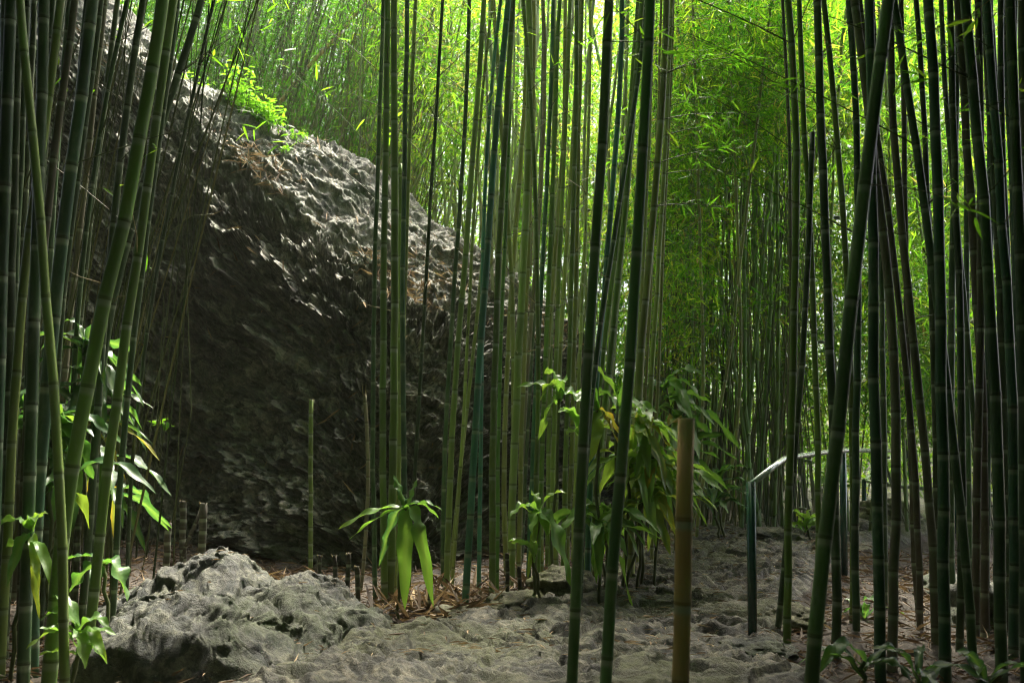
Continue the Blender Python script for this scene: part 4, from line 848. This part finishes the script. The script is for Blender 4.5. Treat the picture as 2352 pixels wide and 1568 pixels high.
# ------------------------------------------------------------------ litter
def litter():
    rng = np.random.default_rng(71); mb = MB()
    def scatter(n, xr, yr, test, L, tint, up=.3, zf=None):
        x, y = rng.uniform(*xr, n), rng.uniform(*yr, n); k = test(x, y); x, y = x[k], y[k]
        z = (zf or ground)(x, y) + rng.uniform(.004, .03, len(x)); a = rng.uniform(0, 6.28, len(x))
        d = np.stack([np.cos(a), np.sin(a), rng.normal(.0, up, len(x))], 1); ln = rng.uniform(*L, len(x))
        leaves_quad(mb, np.stack([x, y, z], 1), d, np.array([0, 0, 1.]) + rng.normal(0, .5, (len(x), 3)), ln, ln * rng.uniform(.05, .16, len(x)), tint=np.clip(rng.normal(*tint, len(x)), 0, 1))
    clump = lambda x, y: (path_sd(x, y) > .02)
    scatter(9000, (-3.4, 1.6), (5.0, 9.6), clump, (.05, .2), (.38, .22))
    scatter(5000, (1.2, 4.0), (4.6, 9.0), clump, (.05, .2), (.3, .2))
    scatter(2500, (1.2, 2.9), (8.3, 9.6), lambda x, y: path_sd(x, y) > -.25, (.05, .16), (.6, .2), .15)
    scatter(2600, (-1.2, 3.2), (5.2, 9.6), lambda x, y: path_sd(x, y) < 0, (.03, .11), (.7, .2), .08)
    scatter(900, (-.9, .6), (6.4, 7.4), clump, (.1, .34), (.5, .25), .5)
    # on the low boulder and on the big rock
    k = rng.choice(hx.size, 130); p = np.stack([hx.ravel()[k], hy.ravel()[k], hz.ravel()[k] + .02], 1); a = rng.uniform(0, 6.28, 130)
    ok = p[:, 2] > ground0(p[:, 0], p[:, 1]); p, a = p[ok], a[ok]
    leaves_quad(mb, p, np.stack([np.cos(a), np.sin(a), 0 * a], 1), np.array([0, 0, 1.]) + rng.normal(0, .3, (len(p), 3)), rng.uniform(.04, .1, len(p)), .012, tint=rng.uniform(.4, .9, len(p)))
    tvi = lambda v: np.searchsorted(tv, v)
    for (u0, u1, v0, v1, n) in ((.10, 1., .62, .80, 420), (.63, .72, .585, .64, 260), (.46, .52, .62, .68, 160), (.70, .92, .60, .74, 240), (.3, .75, .1, .55, 150)):
        iu = (rng.uniform(u0, u1, n) * (NU - 1)).astype(int); iv = np.clip(tvi(rng.uniform(v0, v1, n)), 0, NV - 1)
        p = RP[iu, iv] + nrm[iu, iv] * .012; tg = rng.normal(0, 1, (n, 3)); tg = tg - nrm[iu, iv] * (tg * nrm[iu, iv]).sum(1)[:, None]
        ln = rng.uniform(.05, .2, n); leaves_quad(mb, p, tg + nrm[iu, iv] * .15, nrm[iu, iv] + rng.normal(0, .35, (n, 3)), ln, ln * .1, tint=np.clip(rng.normal(.7, .2, n), 0, 1))
    return tag(mb.build('leaf_litter', STRAW, smooth=False), 'fallen brown bamboo leaves and sheaths lying over soil, path and rocks', 'litter', kind='stuff')
litter()

# ------------------------------------------------------------------ foliage and thickets
def cloud(name, n, sampler, L, W, tint, label, seed, clump=16, spread=.32, twigs=True, cat='foliage', mat_=LEAF, size_far=0.):
    rng = np.random.default_rng(seed); mL = MB()
    c = sampler(rng, n); m = len(c)
    axis = unit(rng.normal(0, 1, (m, 3)) * np.array([1, 1, .35]) + np.array([0, 0, .15]))
    off = rng.uniform(0, 1, (m, clump, 1)) * axis[:, None] * spread * 1.4 + rng.normal(0, spread * .35, (m, clump, 3))
    pos = (c[:, None] + off).reshape(-1, 3)
    dr = unit((axis[:, None] * .8 + rng.normal(0, .7, (m, clump, 3)) + np.array([0, 0, -.55])).reshape(-1, 3))
    up = np.array([0, 0, 1.]) + rng.normal(0, .55, (len(pos), 3))
    ln = L * rng.uniform(.55, 1.25, len(pos)) * (1 + size_far * np.maximum(pos[:, 1] - 10, 0))
    tn = np.clip(rng.normal(*tint, (m, 1)) + rng.normal(0, .12, (m, clump)), 0, .99).ravel()
    leaves_quad(mL, pos, dr, up, ln, ln * W, tint=tn)
    o = tag(mL.build(name, mat_, smooth=False), label, cat, kind='stuff')
    if twigs:
        mT = MB(); sticks(mT, c - axis * spread * .6, c + axis * spread * 1.3, .0025 * (1 + size_far * 6), tint=rng.uniform(0, .7, m)); mT.build('twigs', TWIG, o)
    return o
def box(px, py, D, dens=None):
    """random points in a pixel window over a range of distances, thinned by dens(px, py, D, noise)"""
    def f(rng, n):
        out = []; tot = 0
        while tot < n:
            k = n * 2; a, b, d = rng.uniform(*px, k), rng.uniform(*py, k), rng.uniform(*D, k)
            dx, dy = (a - CX) / F, (CY - b) / F; t = d / (CP - SP * dy)
            p = np.stack([dx * t, d, CAMZ + t * (SP + CP * dy)], 1)
            nz = fbm(p[:, 0] * .55, p[:, 2] * .55, p[:, 1] * .4, 3)
            keep = rng.random(k) < (dens(a, b, d, nz) if dens else np.ones(k)); keep &= p[:, 2] > ground0(p[:, 0], p[:, 1]) + .1
            out.append(p[keep]); tot += keep.sum()
        return np.concatenate(out)[:n]
    return f
def room(x, y, z, dens=None):
    def f(rng, n):
        p = np.stack([rng.uniform(*x, n), rng.uniform(*y, n), rng.uniform(*z, n)], 1)
        return p[rng.random(n) < dens(p)] if dens else p
    return f
ss = sstep
cloud('bamboo_foliage', 1900, box((330, 900), (-80, 560), (12.5, 18), lambda a, b, d, nz: np.clip(.25 + .9 * nz + .5 * ss(300, 0, b) * ss(550, 850, a), .05, 1)), .13, .11, (.08, .16), 'dim olive bamboo leaves in the leaning thicket above the rock', 1)  # low leaf tint paints in the shade over this thicket
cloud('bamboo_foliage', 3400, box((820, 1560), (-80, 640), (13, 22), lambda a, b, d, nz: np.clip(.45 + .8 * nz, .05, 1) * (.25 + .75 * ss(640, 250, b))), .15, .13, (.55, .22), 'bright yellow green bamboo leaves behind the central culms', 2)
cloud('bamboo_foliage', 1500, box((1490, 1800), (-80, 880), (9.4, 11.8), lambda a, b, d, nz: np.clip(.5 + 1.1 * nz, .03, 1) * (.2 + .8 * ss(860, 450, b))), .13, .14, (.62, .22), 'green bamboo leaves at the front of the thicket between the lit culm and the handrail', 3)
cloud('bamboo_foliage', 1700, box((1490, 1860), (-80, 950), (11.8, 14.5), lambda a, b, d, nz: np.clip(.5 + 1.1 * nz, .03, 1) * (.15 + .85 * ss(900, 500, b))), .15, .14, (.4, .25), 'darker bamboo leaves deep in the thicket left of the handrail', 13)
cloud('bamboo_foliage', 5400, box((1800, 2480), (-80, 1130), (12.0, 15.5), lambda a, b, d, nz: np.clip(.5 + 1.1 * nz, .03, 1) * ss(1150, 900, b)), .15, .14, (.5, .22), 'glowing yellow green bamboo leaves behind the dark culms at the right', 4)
cloud('bamboo_foliage', 1500, box((1180, 1700), (450, 1220), (15, 22), lambda a, b, d, nz: np.clip(.6 + .8 * nz, .05, 1)), .2, .15, (.25, .2), 'dim bamboo leaves low behind the middle crowd of culms', 14)
cloud('bamboo_foliage', 380, box((1500, 1810), (-60, 800), (8.2, 9.4), lambda a, b, d, nz: np.clip(.35 + 1.3 * nz, 0, 1) * (.25 + .75 * ss(900, 450, b))), .125, .13, (.3, .25), 'nearest small bamboo leaves of the thicket right of the lit culm', 21)
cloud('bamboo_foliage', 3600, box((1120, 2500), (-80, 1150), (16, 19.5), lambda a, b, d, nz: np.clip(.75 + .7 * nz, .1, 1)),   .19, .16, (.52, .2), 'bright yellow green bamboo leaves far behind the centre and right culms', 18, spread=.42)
cloud('bamboo_foliage', 900, box((1790, 2480), (-80, 1000), (8.6, 11.5), lambda a, b, d, nz: np.clip(.3 + 1.4 * nz, 0, 1)), .16, .13, (.45, .25), 'scattered darker bamboo leaves close behind the thick culms at the right', 19)
cloud('bamboo_foliage', 350, box((900, 1500), (-80, 420), (11.5, 13.5), lambda a, b, d, nz: np.clip(.3 + 1.4 * nz, 0, 1)), .16, .13, (.5, .25), 'scattered green bamboo leaves between the central culms at the top', 20)
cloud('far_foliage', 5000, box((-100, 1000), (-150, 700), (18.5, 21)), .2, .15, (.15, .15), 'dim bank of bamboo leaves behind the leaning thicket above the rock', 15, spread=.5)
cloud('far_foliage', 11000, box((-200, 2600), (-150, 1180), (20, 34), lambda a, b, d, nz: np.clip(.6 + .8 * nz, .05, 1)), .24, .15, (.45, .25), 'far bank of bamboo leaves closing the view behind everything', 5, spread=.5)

def thicket(n, xr, D, lean, r, seed, label, tint, h=(3, 9)):
    rng = np.random.default_rng(seed); mb = MB(); d = rng.uniform(*D, n); px = rng.uniform(*xr, n); x = (px - CX) / F * d; z = ground0(x, d)
    hh = rng.uniform(*h, n); a = np.stack([x, d, z - .1], 1); lx = rng.normal(*lean, n)
    a[:, 0] -= lx * 2.; b = a + np.stack([lx * hh, rng.normal(0, .05, n) * hh, hh], 1); m = (a + b) / 2 + rng.normal(0, .06, (n, 3))
    rr = rng.uniform(*r, n); tn = np.clip(rng.normal(*tint, n), 0, 1); sticks(mb, a, m, rr, tint=tn); sticks(mb, m, b, rr * .75, tint=tn)
    return tag(mb.build('bamboo_thicket', TWIG), label, 'thicket', kind='stuff')
thicket(850, (300, 900), (12.5, 18), (.2, .2), (.006, .016), 81, 'dense thin olive canes leaning right in the thicket above the rock', (.5, .2))
thicket(260, (850, 1560), (13, 24), (.03, .10), (.008, .02), 82, 'dense thin canes far behind the central culms', (.7, .2))
thicket(260, (1480, 1860), (10, 15), (.03, .09), (.005, .013), 83, 'dense thin canes in the dark thicket left of the handrail', (.45, .25))
thicket(110, (1800, 2480), (10, 20), (-.02, .12), (.006, .016), 84, 'dense thin canes behind the dark culms at the right', (.3, .2))
thicket(160, (-250, 420), (6.3, 8.4), (.12, .1), (.004, .012), 85, 'dead thin canes before the dark left end of the rock', (.4, .25), (1, 6))

# unseen canopies and grove, added to shade the foreground and the leaning thicket
cloud('shade_canopy', 7000, room((-9, 9), (-8, 8.0), (5.3, 8.5), lambda p: np.where((p[:, 1] > 3.8) & (p[:, 0] > -1.5) & (p[:, 0] < 2.0), .36, 1) * (p[:, 2] > 2.6 + .5 * p[:, 1])), .34, .2, (.08, .1), 'unseen bamboo canopy overhead, shaped to shade the camera and path', 6, spread=.5, twigs=False)
cloud('shade_canopy', 6500, room((-9, -1.9), (-1, 7.6), (5.4, 9.5), lambda p: p[:, 2] > 3.0 + .5 * p[:, 1]), .34, .2, (.06, .1), 'unseen leafy canopy added to darken the left corner', 7, spread=.5, twigs=False)
cloud('shade_canopy', 6000, room((-14, -2.4), (10.5, 21), (8.3, 12.5), lambda p: (p[:, 2] > 2.6 + .5 * p[:, 1]) & ((p[:, 0] < -4.2) | (p[:, 1] > 14.8))), .3, .2, (.2, .2), 'unseen leafy canopy added high up to shade the leaning thicket behind the rock', 17, spread=.5, twigs=False)
cloud('shade_canopy', 5200, room((1.7, 9), (-1, 9.0), (5.2, 9.5), lambda p: p[:, 2] > 2.8 + .5 * p[:, 1]), .34, .2, (.06, .1), 'unseen leafy canopy added to darken the right corner', 22, spread=.5, twigs=False)
cloud('shade_grove', 8500, lambda rng, n: np.concatenate([room((-9, 9), (-8, -4), (0, 6))(rng, n // 2), room((-9, -4.6), (-4, 7.5), (0, 6), lambda p: (p[:, 0] < -.56 * p[:, 1] - 1.2))(rng, n // 3), room((4, 9), (-4, 6.0), (0, 6), lambda p: (p[:, 0] > .56 * p[:, 1] + 1.0))(rng, n // 3)]), .36, .2, (.06, .1), 'unseen leafy grove added behind and beside the camera to block sky light', 8, spread=.5, twigs=False)

# ------------------------------------------------------------------ the misty air
hm = bpy.data.materials.new('haze'); hm.use_nodes = True; hn = hm.node_tree
hn.nodes.remove(hn.nodes['Principled BSDF'])
pv = nd(hn, 'ShaderNodeVolumePrincipled', i_Color=(.86, .92, .74, 1), i_Density=.0009, i_Anisotropy=.35)
hn.links.new(pv.outputs[0], hn.nodes['Material Output'].inputs['Volume'])
X0, X1, Y0, Y1, Z0, Z1 = -62, 62, -42, 72, -1.6, 19
hv = np.array([(x, y, z) for x in (X0, X1) for y in (Y0, Y1) for z in (Z0, Z1)])
hz_ = MB().add(hv, [[0, 1, 3, 2], [4, 6, 7, 5], [0, 4, 5, 1], [2, 3, 7, 6], [0, 2, 6, 4], [1, 5, 7, 3]]).build('haze', hm, smooth=False)
tag(hz_, 'faint pale green mist hanging in the air among the far culms', 'haze', kind='stuff')
